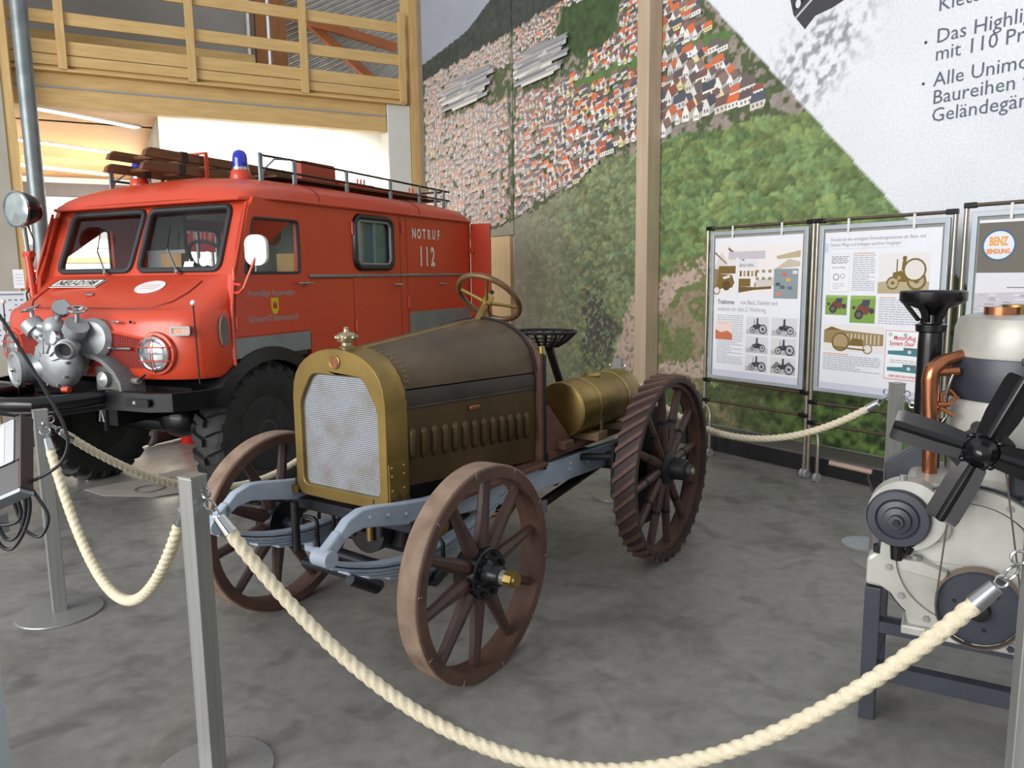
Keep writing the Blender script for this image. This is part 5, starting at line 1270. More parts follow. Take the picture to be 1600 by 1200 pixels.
# --- roof rails
M_RAIL = mat('rail_grey', (150, 158, 162), (120, 128, 134), rough=.4, metal=.5)
for sx in (1, -1):
    x = sx * .78
    r0 = MB().tube([(x, .26, 2.47), (x, .60, 2.475), (x, 3.02, 2.45)], .009, 8).build('roof_rail', M_IRON, FT)
    MB().tube([(x, .26, 2.38), (x, 3.02, 2.36)], .009, 8).build('lower_rail', M_IRON, r0)
    MB().tube([(x, .26, 2.29), (x, .30, 2.37), (x, .42, 2.46), (x, .60, 2.475)], .008, 8).build('rail_bow', M_RAIL, r0)
    for y_ in (.27, .63, 1.28, 1.93, 2.43, 2.74, 2.90):
        MB().box(x - .008, x + .008, y_ - .02, y_ + .02, 2.24, 2.49 - .01 * y_).build('rail_post', M_RAIL, r0, smooth=False, bevel=.003)
MB().tube([(-.78, 2.98, 2.45), (.78, 2.98, 2.45)], .009, 8).build('rear_rail', M_IRON, FT)
MB().box(-.72, .72, .5, 2.95, 2.345, 2.36).build('roof_walkway', mat('walkway_wood', (96, 74, 50), (76, 58, 40), rough=.8), FT, smooth=False)
bx = MB().panel(rrect(.93, 1.37, 2.33, 2.53, .03), [], lambda u, v, w: (w, u, v), .50, .60).build('roof_box', mat('faded_box_red', (176, 74, 54), (160, 64, 46), rough=.6), FT, bevel=.015)
MB().box(.30, .62, 1.40, 2.85, 2.34, 2.41).build('hose_tray', M_RED, FT, smooth=False)
for y_ in (1.75, 1.80, 1.85, 2.62, 2.68): MB().tube([(.55, y_, 2.36), (.55, y_, 2.47)], .008, 6).build('tray_pin', M_RED, FT)
# ================================================================== ladders on the roof
M_LAD = mat('old_ladder_wood', (122, 82, 48), (84, 56, 34), rough=.6, scale=6, stretch=(6, 1, 6), bump=.1)
M_BAND = mat('ladder_iron_band', (58, 52, 48), (40, 36, 34), rough=.5, metal=.4)
def truck_pt(x, y, z):
    c, s = math.cos(R(-25)), math.sin(R(-25)); return Vector((-2.614 + x * c - y * s, 5.789 + x * s + y * c, z))
def ladder(xc, y0, y1, z0, z1, label, hw=.19):
    t = thing('wooden_ladder', label, 'ladder', (-2.614, 5.789, 0), R(-25), 'wooden ladders on the truck roof')
    for sx in (-1, 1):
        x = xc + sx * hw
        rl = MB().panel([(y0, z0 - .034), (y1, z1 - .034), (y1, z1 + .034), (y0 + .06, z0 + .034), (y0 + .02, z0 + .01)], [], lambda u, v, w: (x + w, u, v), -.02, .02).build('side_rail', M_LAD, t, smooth=False, bevel=.004)
        MB().box(x - .022, x + .022, y0 + .34, y0 + .40, z0 - .040, z0 + .038).build('iron_band', M_BAND, rl, smooth=False)
    n = 9
    for k in range(n):
        u = (k + .7) / n; y = y0 + (y1 - y0) * u; z = z0 + (z1 - z0) * u
        MB().cyl((xc - hw, y, z), (xc + hw, y, z), .016, n=8).build('rung', M_LAD, t)
    return t
ladder(-.24, -.06, 2.75, 2.425, 2.41, 'lower brown wooden ladder nearer the cab front on the truck roof')
ladder(-.24, -.03, 2.85, 2.522, 2.508, 'upper brown wooden ladder lying on the other roof ladder')
sb = thing('ladder_bracket', 'red iron strap bracket clamping the roof ladders', 'bracket', (-2.614, 5.789, 0), R(-25))
for x in (-.485, .005):
    MB().box(x - .008, x + .008, .50, .53, 2.345, 2.58).build('upright', M_RED, sb, smooth=False)
MB().box(-.485, .005, .50, .53, 2.565, 2.58).build('strap', M_RED, sb, smooth=False)
MB().box(-.485, .005, .505, .555, 2.362, 2.385).build('crossbar', M_RED, sb, smooth=False)

# red sign board standing on the far side of the truck, seen through its windows
SG = thing('red_sign_board', 'red sign with white NOTRUF letters seen through the truck windscreen', 'sign', truck_pt(-1.36, 1.75, 0), R(-25))
M_SGR = mat('sign_red', (214, 92, 96), (204, 82, 86), rough=.4)
MB().box(-.012, .012, -.55, .55, 1.86, 2.26).build('sign_panel', M_SGR, SG, smooth=False)
for y_ in (.12, .5):
    MB().cyl((-.03, y_, .012), (-.03, y_, 2.26), .016, n=10).build('sign_post', M_STEEL, SG)
    MB().lathe([(0, 0), (.15, 0), (.15, .008), (.03, .014), (0, .014)], (-.03, y_, 0), (0, 0, 1), 24).build('sign_foot', M_STEEL, SG)
for i, ch in enumerate('NOTRUF'): lettering(ch, .125, flat('white_lettering', (226, 220, 214), .6), SG, frame_mtx((.0135, -.43 + .098 * i, 1.965), (0, 1, 0), (0, 0, 1)), name='letter', width=.8, bold=.004, align='CENTER')
# ================================================================== STANCHIONS AND ROPES
def stanchion(x, y, rz, label, eyes):
    t = thing('rope_stanchion', label, 'stanchion', (x, y, 0), rz, 'steel rope stanchions around the tractor')
    MB().lathe([(0, .0), (.188, .0), (.19, .004), (.188, .009), (.05, .016), (0, .016)], (0, 0, 0), (0, 0, 1), 48).build('base_plate', M_STEEL, t)
    po_ = MB().box(-.03, .03, -.03, .03, .014, .995).build('post', M_STEEL, t, smooth=False, bevel=.003)
    MB().box(-.031, .031, -.031, .031, .995, 1.0).build('top_cap', M_STEEL, t, smooth=False)
    for a in eyes:   # world direction of each rope
        la = R(a) - rz; d = Vector((math.cos(la), math.sin(la), 0)); k = .03 / max(abs(d.x), abs(d.y))
        MB().torus(d * (k + .014) + Vector((0, 0, .945)), Vector((0, 0, 1)).cross(d), .016, .0035, 18, 6).build('eye_bolt', M_CHROME, t)
    return t
SPOT = {'L': (-2.207, 3.537), 'F': (-.988, 2.302), 'R': (1.195, 1.665), 'B': (2.059, 4.06), 'K': (.754, 5.402), 'H': (-1.0, 5.80), 'X': (3.5, 2.7)}
def ang(a, b): return math.degrees(math.atan2(SPOT[b][1] - SPOT[a][1], SPOT[b][0] - SPOT[a][0]))
LINKS = [('L', 'F', .555, 'white rope hanging between the two stanchions at left foreground'), ('F', 'R', .68, 'long white rope sagging across the foreground in front of the tractor'),
         ('L', 'H', .57, 'white rope running behind the far front tractor wheel'), ('H', 'K', .42, 'white rope hanging behind the tractor tank'),
         ('K', 'B', .34, 'white rope hanging in front of the display boards'), ('B', 'X', .45, 'white rope leading behind the engine to the right')]
LBL = {'L': (38, 'square steel stanchion left beside the fire truck pump'), 'F': (-28, 'square steel stanchion nearest the left front tractor wheel'), 'R': (-20, 'square steel stanchion at the right frame edge before the engine'),
       'B': (10, 'square steel stanchion between display board and engine'), 'K': (-20, 'steel stanchion standing behind the brass tank before the mural'), 'H': (0, 'steel stanchion hidden behind the tractor hood'), 'X': (0, 'steel stanchion beyond the engine outside the right frame edge')}
for k, (rz, lb) in LBL.items():
    eyes = [ang(a, b) if a == k else ang(b, a) for a, b, _, _ in LINKS if k in (a, b)]
    stanchion(SPOT[k][0], SPOT[k][1], R(rz), lb, eyes)
def rope(a, b, sag, label):
    A = Vector((*SPOT[a], .925)); B = Vector((*SPOT[b], .925)); d = (B - A); d.z = 0; L = d.length; d.normalize()
    t = thing('barrier_rope', label, 'rope', A, 0, 'white barrier ropes')
    A2 = d * .055; B2 = (B - A) - d * .055; span = (B2 - A2)
    def pt(u): return A2 + span * u + Vector((0, 0, -.015 - sag * 4 * u * (1 - u)))
    n0 = 400; P = [pt(i / n0) for i in range(n0 + 1)]
    cum = [0]
    for i in range(n0): cum.append(cum[-1] + (P[i + 1] - P[i]).length)
    tot = cum[-1]; lead = .10
    def at(s):
        i = int(np.searchsorted(cum, s)) ; i = max(1, min(n0, i)); f = (s - cum[i - 1]) / (cum[i] - cum[i - 1]); return P[i - 1].lerp(P[i], f)
    step = .0095; n = int((tot - 2 * lead) / step); vs = []; fs = []; m = 24
    for i in range(n + 1):
        s = lead + (tot - 2 * lead) * i / n; c = at(s); tn = (at(s + .003) - at(s - .003)).normalized()
        u = Vector((0, 0, 1)).cross(tn).normalized(); v = tn.cross(u); tw = s / .105 * 2 * math.pi
        for j in range(m):
            th = 2 * math.pi * j / m; r = .0215 * (.70 + .30 * abs(math.cos(1.5 * (th - tw))) ** .8)
            vs.append(c + u * (r * math.cos(th)) + v * (r * math.sin(th)))
    for i in range(n):
        for j in range(m): fs.append((i * m + j, i * m + (j + 1) % m, (i + 1) * m + (j + 1) % m, (i + 1) * m + j))
    fs += [tuple(range(m - 1, -1, -1)), tuple(range(n * m, (n + 1) * m))]
    MB().add(vs, fs).build('rope_strand', M_ROPE, t, fix=False, angle=80)
    for s0, s1, s2 in ((lead + .012, .05, .0), (tot - lead - .012, tot - .05, tot)):
        fe = MB().cyl(at(s0), at(s1), .0225, .018, n=16).build('ferrule', M_CHROME, t)
        md = at((s1 + s2) / 2); dr = (at(s1) - at(s2 if s2 else .001)).normalized()
        MB().torus(at(s1 + (s2 - s1) * .35), dr.cross(Vector((0, 0, 1))), .014, .0035, 16, 6).build('link', M_CHROME, fe)
        MB().torus(at(s1 + (s2 - s1) * .92), dr.cross(Vector((0, 0, 1))).cross(dr), .021, .0035, 20, 6).build('ring', M_CHROME, fe)
for l_ in LINKS: rope(*l_)

# ================================================================== DISPLAY BOARDS
M_TUBE = mat('board_tube', (176, 170, 158), (150, 144, 132), rough=.3, metal=.75)
M_BRZ = mat('bronze_tube', (112, 98, 84), (90, 78, 66), rough=.4, metal=.6)
M_CLIP = mat('frame_aluminium', (190, 198, 206), (174, 182, 190), rough=.4, metal=.4)
BD = 5.22
def board(s0, s1, ztop, label, rail1, rail2):
    w = s1 - s0
    t = thing('display_board', label, 'display board', NW * BD + UW * ((s0 + s1) / 2), R(-55), 'wheeled display boards before the mural')
    for x in (-w / 2, w / 2):
        MB().cyl((x, 0, .09), (x, 0, ztop), .015, n=14).build('post', M_TUBE, t)
        for z in (ztop - .01, rail1, rail2):
            MB().box(x - .0145 if x < 0 else x - .06, x + .06 if x < 0 else x + .0145, -.018, .018, z - .018, z + .018).build('clamp', M_BLACKP, t, bevel=.006)
        for dy in (-.04,):
            ca = MB().cyl((x, 0, .055), (x, 0, .10), .018, n=10).build('caster_stem', M_TUBE, t)
            MB().cyl((x - .012, -.015, .034), (x + .012, -.015, .034), .034, n=18).build('caster_wheel', mat('clear_wheel', (196, 196, 196), (150, 150, 150), rough=.2), ca)
    for z, m_ in ((ztop - .01, M_BRZ), (rail1, M_BRZ), (rail2, M_BRZ)):
        MB().cyl((-w / 2, 0, z), (w / 2, 0, z), .0125, n=12).build('rail', m_, t)
    for sgn, x in ((1, -w / 2 + .06),):
        MB().tube([(-w / 2, 0, rail2 - .05), (-w / 2 + .07, -.03, rail2 - .05), (-w / 2 + .11, -.05, rail2 - .09), (-w / 2 + .12, -.06, rail2 - .16), (-w / 2 + .12, -.06, .07)], .014, 10).build('outrigger', M_TUBE, t)
        MB().cyl((-w / 2 + .108, -.06, .036), (-w / 2 + .132, -.06, .036), .036, n=18).build('outrigger_wheel', mat('clear_wheel', (196, 196, 196), (150, 150, 150), rough=.2), t)
    return t
board(-4.50, -3.488, 1.972, 'leftmost wheeled tube display board before the mural', .665, .487)
board(-3.455, -2.472, 1.972, 'middle wheeled tube display board behind the exhaust funnel', .60, .44)
board(-2.408, -1.40, 2.003, 'rightmost wheeled tube display board behind the engine block', .62, .44)
M_PRINT = print_mat('poster_print', 0.6)
class Poster:
    def __init__(s, s0, s1, z0, z1, label, tilt=0.0):
        s.s0, s.s1, s.z0, s.z1 = s0, s1, z0, z1; s.w = s1 - s0; s.h = z1 - z0; s.k = 0
        s.t = thing('poster', label, 'poster', NW * (BD - .02) + UW * ((s0 + s1) / 2) , R(-55), 'history posters on the display boards')
        w = s.w
        MB().panel([(-w / 2 - .045, z0 - .03), (w / 2 + .045, z0 - .03), (w / 2 + .045, z1 + .045), (-w / 2 - .045, z1 + .045)], [[(-w / 2 - .012, z0 + .0), (w / 2 + .012, z0 + .0), (w / 2 + .012, z1 + .012), (-w / 2 - .012, z1 + .012)]], lambda u, v, q: (u, q, v), -.012, .012).build('clip_frame', M_CLIP, s.t, smooth=False, bevel=.003)
        MB().box(-w / 2 - .02, w / 2 + .02, .003, .008, z0 - .01, z1 + .02).build('back_panel', mat('pale_back', (150, 154, 150), (140, 144, 140)), s.t, smooth=False)
        MB().box(-w / 2, w / 2, -.004, -.001, z0, z1 - .01).build('sheet', M_PAPER, s.t, smooth=False)
        for x in (-w * .28, w * .28): MB().box(x - .008, x + .008, -.016, -.010, z1 - .01, z1 + .085).build('hanger', M_WHITE, s.t, smooth=False)
        s.p = Print()
    def xy(s, u, v): return (-s.w / 2 + u * s.w, s.z0 + v * (s.h - .01))
    def poly(s, pts, col, lay=None):
        s.k += 1; y = -.0045 - .000006 * s.k
        s.p.poly([(s.xy(u, v)[0], y, s.xy(u, v)[1]) for u, v in pts], col)
    def rect(s, u0, u1, v0, v1, col): s.poly([(u0, v0), (u1, v0), (u1, v1), (u0, v1)], col)
    def disc(s, u, v, r, col, n=14):
        a = s.w / s.h; s.poly([(u + r * math.cos(2 * math.pi * i / n), v + r * a * math.sin(2 * math.pi * i / n)) for i in range(n)], col)
    def ring(s, u, v, r, col, bg, th=.25): s.disc(u, v, r, col); s.disc(u, v, r * (1 - th), bg)
    def lines(s, u0, u1, v0, v1, n, col=(172, 174, 182), seed=1):
        rnd = random.Random(seed)
        for i in range(n):
            v = v1 - (v1 - v0) * (i + .5) / n; e = u1 if rnd.random() > .12 else u0 + (u1 - u0) * rnd.uniform(.4, .8)
            u = u0
            while u < e - .008:
                l = min(e - u, rnd.uniform(.02, .06)); s.rect(u, u + l, v, v + .0055, col); u += l + .007
    def text(s, txt, u, v, size, col, bold=.0, width=.8):
        x, z = s.xy(u, v); nm = 'ink_%d_%d_%d' % col
        lettering(txt, size, flat(nm, col), s.t, frame_mtx((x, -.0049 - .000006 * s.k, z), (1, 0, 0), (0, 0, 1)), width=width, bold=bold)
    def machine(s, u0, u1, v0, v1, sky, ground, ink, kind=0, seed=0):
        rnd = random.Random(seed); W = u1 - u0; H = v1 - v0
        s.rect(u0, u1, v0, v1, sky); s.poly([(u0, v0), (u1, v0), (u1, v0 + H * .30), (u0 + W * .5, v0 + H * .36), (u0, v0 + H * .28)], ground)
        X = lambda a: u0 + W * a; Y = lambda b: v0 + H * b
        lt = tuple(min(255, c + 60) for c in ink)
        if kind == 3:
            s.poly([(X(0), Y(.3)), (X(.25), Y(.75)), (X(.5), Y(.5)), (X(.75), Y(.8)), (X(1), Y(.45)), (X(1), Y(.3))], lt)
        s.poly([(X(.28), Y(.30)), (X(.82), Y(.28)), (X(.84), Y(.52)), (X(.60), Y(.60)), (X(.50), Y(.58)), (X(.30), Y(.52))], ink)
        r1, r2 = (.13 * W, .19 * W) if kind != 1 else (.10 * W, .14 * W)
        s.ring(X(.30), Y(.26), r1, ink, ground); s.ring(X(.76), Y(.32), r2, ink, ground)
        s.disc(X(.30), Y(.26), r1 * .3, ink); s.disc(X(.76), Y(.32), r2 * .3, ink)
        s.poly([(X(.46), Y(.56)), (X(.56), Y(.56)), (X(.55), Y(.82)), (X(.48), Y(.82))], ink); s.disc(X(.515), Y(.87), .045 * W, ink)
        if kind in (0, 2): s.rect(X(.36), X(.385), Y(.5), Y(.85), ink)
        for i in range(8):
            a, b = rnd.uniform(.05, .9), rnd.uniform(.05, .25); s.rect(X(a), X(a + .07), Y(b), Y(b + .03), lt)
        for i in range(5):
            a, b = rnd.uniform(.3, .75), rnd.uniform(.3, .55); s.rect(X(a), X(a + .06), Y(b), Y(b + .05), lt)
    def done(s): s.p.build('print', M_PRINT, s.t)
SEP = (122, 100, 52); GR = (74, 74, 78)
# poster 1
p = Poster(-4.40, -3.56, .72, 1.885, 'poster with factory photograph and six small grey tractor pictures')
p.rect(0, 1, .60, .945, (232, 228, 228))
p.poly([(0, .80), (.08, .90), (.18, .82), (.18, .70), (0, .70)], (214, 206, 204)); p.poly([(.15, .80), (.17, .93), (.36, .835), (.36, .80)], (224, 220, 222)); p.poly([(.165, .935), (.37, .835), (.37, .825), (.165, .915)], (120, 96, 70))
p.poly([(.0, .905), (.15, .82), (.15, .81), (0, .89)], (130, 106, 80)); p.rect(.17, .60, .845, .90, (196, 190, 196))
p.rect(.05, .26, .745, .80, SEP); p.rect(0, .05, .64, .78, (150, 122, 96)); p.poly([(.02, .62), (.05, .745), (.22, .735), (.25, .68), (.22, .645), (.10, .64)], SEP); p.ring(.03, .625, .045, SEP, (226, 220, 222)); p.disc(.15, .66, .05, (96, 78, 44)); p.poly([(.10, .72), (.18, .735), (.2, .72), (.12, .705)], (226, 222, 220))
p.rect(.265, .29, .58, .86, (226, 228, 236)); p.rect(.29, .52, .78, .835, (220, 220, 226))
for i in range(5): p.rect(.31 + .045 * i, .335 + .045 * i, .725, .765, SEP if i % 2 == 0 else (160, 146, 120))
p.rect(.30, .44, .655, .71, SEP); p.poly([(.30, .61), (.48, .63), (.68, .64), (.68, .66), (.5, .65), (.30, .655)], (112, 92, 50)); p.disc(.52, .665, .035, SEP); p.poly([(.5, .70), (.72, .72), (.72, .66), (.5, .65)], (206, 200, 196))
for i in range(7): p.rect(.50 + .07 * (i % 4), .535 + .07 * (i % 4), .70 + .05 * (i // 4), .72 + .05 * (i // 4), (150, 138, 110))
p.poly([(.72, .86), (.98, .895), (.98, .85), (.74, .84)], (186, 172, 140)); p.poly([(.68, .76), (.86, .84), (.98, .82), (.98, .79), (.8, .78)], (196, 186, 166))
p.rect(.705, .965, .575, .775, (140, 152, 158))
for u, v, c in ((.82, .735, (206, 104, 90)), (.86, .70, (222, 168, 90)), (.75, .67, (80, 88, 100)), (.80, .65, (96, 100, 96)), (.76, .605, (214, 130, 96)), (.93, .75, (214, 216, 226)), (.88, .645, (106, 112, 122))): p.rect(u - .025, u + .025, v - .010, v + .012, c)
p.text('BENZ-WERK', .305, .793, .032, (120, 104, 84))
p.text('Traktoren', .05, .528, .052, (120, 118, 112), .0012, .80); p.text('von Benz, Daimler und', .33, .528, .052, (150, 148, 146), 0, .74); p.text('anderen vor dem 2. Weltkrieg', .05, .478, .052, (166, 164, 164), 0, .76)
p.lines(.05, .37, .09, .45, 24, seed=2); p.rect(.03, .24, .27, .40, (234, 214, 206)); p.poly([(.03, .27), (.24, .27), (.24, .31), (.18, .335), (.1, .32), (.03, .34)], (200, 116, 82)); p.rect(.05, .2, .385, .388, (210, 150, 130))
for i, (u0, u1) in enumerate(((.41, .66), (.70, .97))):
    for j, (v0, v1) in enumerate(((.32, .445), (.19, .305), (.06, .175))): p.machine(u0, u1, v0, v1, (214, 214, 216), (186, 186, 188), (62, 62, 66), (i + j) % 4, i * 3 + j)
p.rect(0, 1, 0, .045, (206, 206, 222)); p.done()
# poster 2
p = Poster(-3.375, -2.535, .725, 1.88, 'poster with two green meadow photographs and old ploughing engines')
p.rect(0, .035, .875, .935, (204, 204, 228))
p.text('Chronik mit den wichtigsten Entwicklungsstationen der Benz- und', .05, .945, .034, (138, 138, 146), 0, .76); p.text('Daimler Pflüge und Schlepper und ihrer Vorgänger', .05, .912, .034, (138, 138, 146), 0, .76)
p.rect(.05, .72, .895, .897, (190, 190, 198))
p.rect(.05, .245, .625, .865, (214, 216, 222)); p.rect(.055, .24, .63, .86, (232, 232, 236)); p.lines(.07, .23, .80, .85, 4, (130, 130, 130), 4); p.text('Traktor und Pflug', .075, .775, .018, (80, 80, 84)); p.ring(.12, .72, .03, (130, 130, 128), (232, 232, 236)); p.ring(.18, .725, .022, (150, 150, 148), (232, 232, 236)); p.lines(.09, .20, .64, .68, 3, (196, 196, 200), 5)
p.rect(.27, .46, .862, .867, (220, 150, 110)); p.lines(.27, .47, .63, .855, 17, seed=6)
p.machine(.50, .92, .62, .86, (226, 224, 222), (180, 168, 140), SEP, 0, 31); p.ring(.80, .76, .095, SEP, (222, 218, 212), .16)
def meadow(u0, u1, v0, v1, sd):
    p.rect(u0, u1, v0, v1, (124, 160, 76)); W = u1 - u0; H = v1 - v0; X = lambda a: u0 + W * a; Y = lambda b: v0 + H * b
    p.poly([(X(0), Y(.85)), (X(1), Y(.9)), (X(1), Y(1)), (X(0), Y(1))], (150, 178, 100))
    p.poly([(X(.2), Y(.35)), (X(.7), Y(.3)), (X(.8), Y(.55)), (X(.55), Y(.8)), (X(.3), Y(.6))], (120, 72, 62)); p.poly([(X(.45), Y(.6)), (X(.75), Y(.62)), (X(.8), Y(.85)), (X(.5), Y(.85))], (72, 72, 92))
    p.disc(X(.36), Y(.3), .18 * W, (60, 58, 62)); p.disc(X(.36), Y(.3), .11 * W, (104, 98, 96)); p.disc(X(.86), Y(.45), .11 * W, (70, 68, 70)); p.disc(X(.15), Y(.55), .07 * W, (84, 66, 60))
meadow(.03, .235, .48, .605, 1); meadow(.265, .49, .435, .605, 2)
p.rect(.52, .66, .592, .597, (220, 150, 110)); p.lines(.52, .92, .43, .585, 11, seed=8)
p.rect(.03, .575, .255, .42, (228, 224, 222)); p.poly([(.03, .30), (.03, .38), (.20, .385), (.575, .37), (.575, .30), (.3, .29)], (152, 132, 92)); p.poly([(.03, .38), (.10, .405), (.20, .385)], SEP)
for i in range(9): p.rect(.25 + .035 * i, .262 + .035 * i, .305, .365, (206, 196, 176))
p.ring(.19, .31, .085, SEP, (170, 150, 112), .2); p.ring(.44, .275, .045, (150, 132, 98), (222, 216, 210)); p.poly([(.12, .27), (.42, .262), (.42, .272), (.12, .28)], SEP); p.poly([(.26, .29), (.40, .29), (.40, .33), (.30, .34)], SEP)
p.rect(.03, .27, .228, .233, (224, 150, 106)); p.lines(.03, .56, .12, .222, 8, seed=10)
p.rect(.595, .985, .105, .40, (226, 120, 128)); p.rect(.60, .98, .109, .396, (234, 240, 242)); p.text('Motorpflug', .665, .345, .042, (206, 74, 84), .001, .8); p.text('System Daur', .63, .312, .042, (206, 74, 84), .001, .8); p.disc(.635, .375, .018, (190, 200, 204)); p.disc(.76, .375, .016, (160, 176, 190))
for v in (.255, .155): p.poly([(.62, v), (.95, v - .005), (.95, v + .02), (.80, v + .03), (.62, v + .022)], (70, 130, 138)); p.poly([(.75, v + .02), (.86, v + .02), (.86, v + .045), (.75, v + .045)], (92, 116, 122)); p.ring(.8, v + .02, .022, (60, 100, 110), (190, 214, 216))
p.lines(.64, .94, .20, .225, 2, (190, 170, 176), 11); p.lines(.64, .94, .115, .13, 2, (214, 130, 136), 12); p.rect(0, 1, 0, .04, (206, 206, 222)); p.done()
# poster 3
p = Poster(-2.315, -1.49, .74, 1.905, 'poster with round orange and blue emblem above a ploughed field photograph')
p.rect(0, 1, .70, .985, (186, 184, 186)); p.poly([(0, .70), (0, .985), (.45, .985), (.55, .93), (.8, .92), (1, .90), (1, .74)], (112, 108, 100)); p.rect(0, 1, .50, .72, (220, 220, 226)); p.poly([(0, .72), (.5, .735), (1, .765), (1, .72)], (112, 108, 100))
p.poly([(0, .46), (1, .46), (1, .62), (.5, .625), (0, .61)], (196, 194, 202)); rnd = random.Random(5)
for i in range(70): u = rnd.uniform(0, .92); v = rnd.uniform(.465, .605); p.rect(u, u + rnd.uniform(.02, .07), v, v + .006, rnd.choice([(150, 148, 158), (170, 168, 176), (222, 222, 228)]))
p.rect(.22, .70, .64, .645, (120, 116, 120)); p.rect(.36, .44, .625, .66, (130, 126, 126)); p.rect(.39, .395, .66, .70, (110, 106, 110)); p.ring(.66, .645, .05, (140, 138, 142), (214, 214, 220)); p.rect(.6, .9, .655, .665, (132, 128, 130))
p.disc(.145, .865, .118, (74, 104, 134), 28); p.disc(.145, .865, .104, (222, 226, 234), 28)
p.text('BENZ', .078, .865, .072, (232, 160, 62), .003, .58); p.text('SENDLING', .062, .822, .038, (226, 138, 66), .002, .74)
p.rect(.12, .5, .445, .45, (226, 130, 116)); p.lines(.05, .9, .10, .43, 20, seed=14); p.rect(0, 1, 0, .04, (206, 206, 222)); p.done()
# ================================================================== STATIONARY ENGINE (x: along the front, y: back)
EN = thing('stationary_engine', 'grey and black stationary engine with four bladed fan on a dark stand', 'engine', (1.235, 2.576, 0), R(-30))
M_EWH = mat('engine_grey_white', (204, 204, 199), (150, 148, 138), rough=.42, metal=.2, scale=5, bump=.08, contrast=.32, detail=7)
M_EDK = mat('engine_blue_black', (58, 62, 72), (44, 47, 56), rough=.42, scale=6)
M_EBK = mat('engine_gloss_black', (14, 14, 16), (22, 22, 25), rough=.22, scale=9)
stn = MB().box(0, .052, 0, .055, 0, .495).build('stand_leg', M_EDK, EN, smooth=False, bevel=.003)
for x, y in ((0, .40), (.62, 0), (.62, .40)): MB().box(x, x + .052, y, y + .055, 0, .495).build('stand_leg', M_EDK, EN, smooth=False, bevel=.003)
MB().box(.052, .62, .005, .05, .155, .215).build('stand_crossbar', M_EDK, EN, smooth=False)
MB().box(.052, .62, .405, .45, .155, .215).build('stand_crossbar', M_EDK, EN, smooth=False)
for x in (.005, .625): MB().box(x, x + .045, .055, .40, .155, .215).build('stand_sidebar', M_EDK, EN, smooth=False)
for y in (.0, .40): MB().box(.03, .67, y + .003, y + .052, .335, .375).build('stand_toprail', M_EDK, EN, smooth=False)
# crankcase with mounting feet
MB().panel([(.14, .375), (.60, .375), (.60, .62), (.02, .62), (.0, .60), (.0, .50), (.055, .497), (.10, .47), (.125, .43)], [], lambda u, v, w: (u, w, v), .01, .42).build('crankcase', M_EWH, EN, smooth=False, bevel=.012)
MB().box(.12, .64, -.01, .44, .352, .385).build('sump_flange', M_EWH, EN, bevel=.006)
for x in (.2, .32, .44, .56): MB().cyl((x, -.015, .372), (x, .0, .372), .012, n=6).build('flange_bolt', M_EDK, EN)
MB().cyl((.035, .03, .62), (.035, .03, .645), .018, n=8).build('foot_bolt', M_IRON, EN)
tc_ = MB().lathe([(0, 0), (.255, 0), (.262, .01), (.262, .04), (.24, .05), (0, .05)], (.30, .07, .63), (0, -1, 0), 56).build('timing_cover', M_EWH, EN)
MB().lathe([(.205, .03), (.210, .074), (.258, .074), (.264, .03)], (.30, .07, .63), (0, -1, 0), 56, closed=True).build('cover_flange', M_EWH, tc_)
for rr_ in (.207, .264): MB().torus((.30, .018, .63), (0, 1, 0), rr_, .005, 56, 6).build('cover_seam', M_EDK, tc_)
for k in range(14):
    a = 2 * math.pi * k / 14 + .2; MB().cyl((.30 + .234 * math.cos(a), .0, .63 + .234 * math.sin(a)), (.30 + .234 * math.cos(a), -.014, .63 + .234 * math.sin(a)), .011, n=6).build('cover_bolt', M_STEEL, tc_)
MB().lathe([(.05, 0), (.05, .02), (.03, .03), (0, .03)], (.20, .02, .74), (0, -1, 0), 24).build('cover_boss', M_EWH, tc_)
MB().box(.10, .60, .06, .48, .60, .87).build('upper_case', M_EWH, EN, bevel=.03)
MB().panel([(.10, .59), (.24, .57), (.25, .60), (.18, .625), (.10, .625)], [], lambda u, v, w: (u, w, v), -.03, .02).build('bearing_lug', M_EWH, EN, bevel=.005)
MB().cyl((.155, -.01, .612), (.155, -.01, .64), .014, n=6).build('lug_bolt', M_STEEL, EN)
for k in range(2): MB().cyl((.125 + .012 * k, -.01, .645 + .03 * k), (.135 + .012 * k, -.02, .67 + .03 * k), .013, n=8).build('side_nut', M_IRON, EN)
# cylinder
cx, cy = .425, .42
MB().lathe([(.205, .84), (.21, .86), (.21, 1.125), (.20, 1.14), (.20, 1.15)], (cx, cy, 0), (0, 0, 1), 40).build('cylinder_barrel', M_EWH, EN)
MB().lathe([(.212, 1.14), (.214, 1.145), (.214, 1.285), (.212, 1.29)], (cx, cy, 0), (0, 0, 1), 40).build('cylinder_band', M_EDK, EN)
MB().lathe([(.206, 1.288), (.208, 1.30), (.206, 1.39), (.192, 1.425), (.15, 1.438), (0, 1.44)], (cx, cy, 0), (0, 0, 1), 40).build('cylinder_head', M_EWH, EN)
MB().box(.40, .80, .30, .62, .84, 1.40).build('second_cylinder', M_EWH, EN, bevel=.06)
bp_ = MB().lathe([(0, 0), (.034, 0), (.034, .012), (.028, .02), (0, .02)], (.47, .212, 1.235), (.2, -1, 0), 24).build('band_plug', M_EDK, EN)
MB().box(.42, .52, .20, .215, 1.275, 1.30).build('band_clip', M_EDK, EN, bevel=.004)
for k in range(2): MB().cyl((.50 + .03 * k, .205, 1.29), (.50 + .03 * k, .19, 1.29), .012, n=8).build('clip_bolt', M_IRON, EN)
MB().cyl((.36, .36, 1.435), (.36, .36, 1.465), .055, n=24).build('head_plug', M_COPPER, EN)
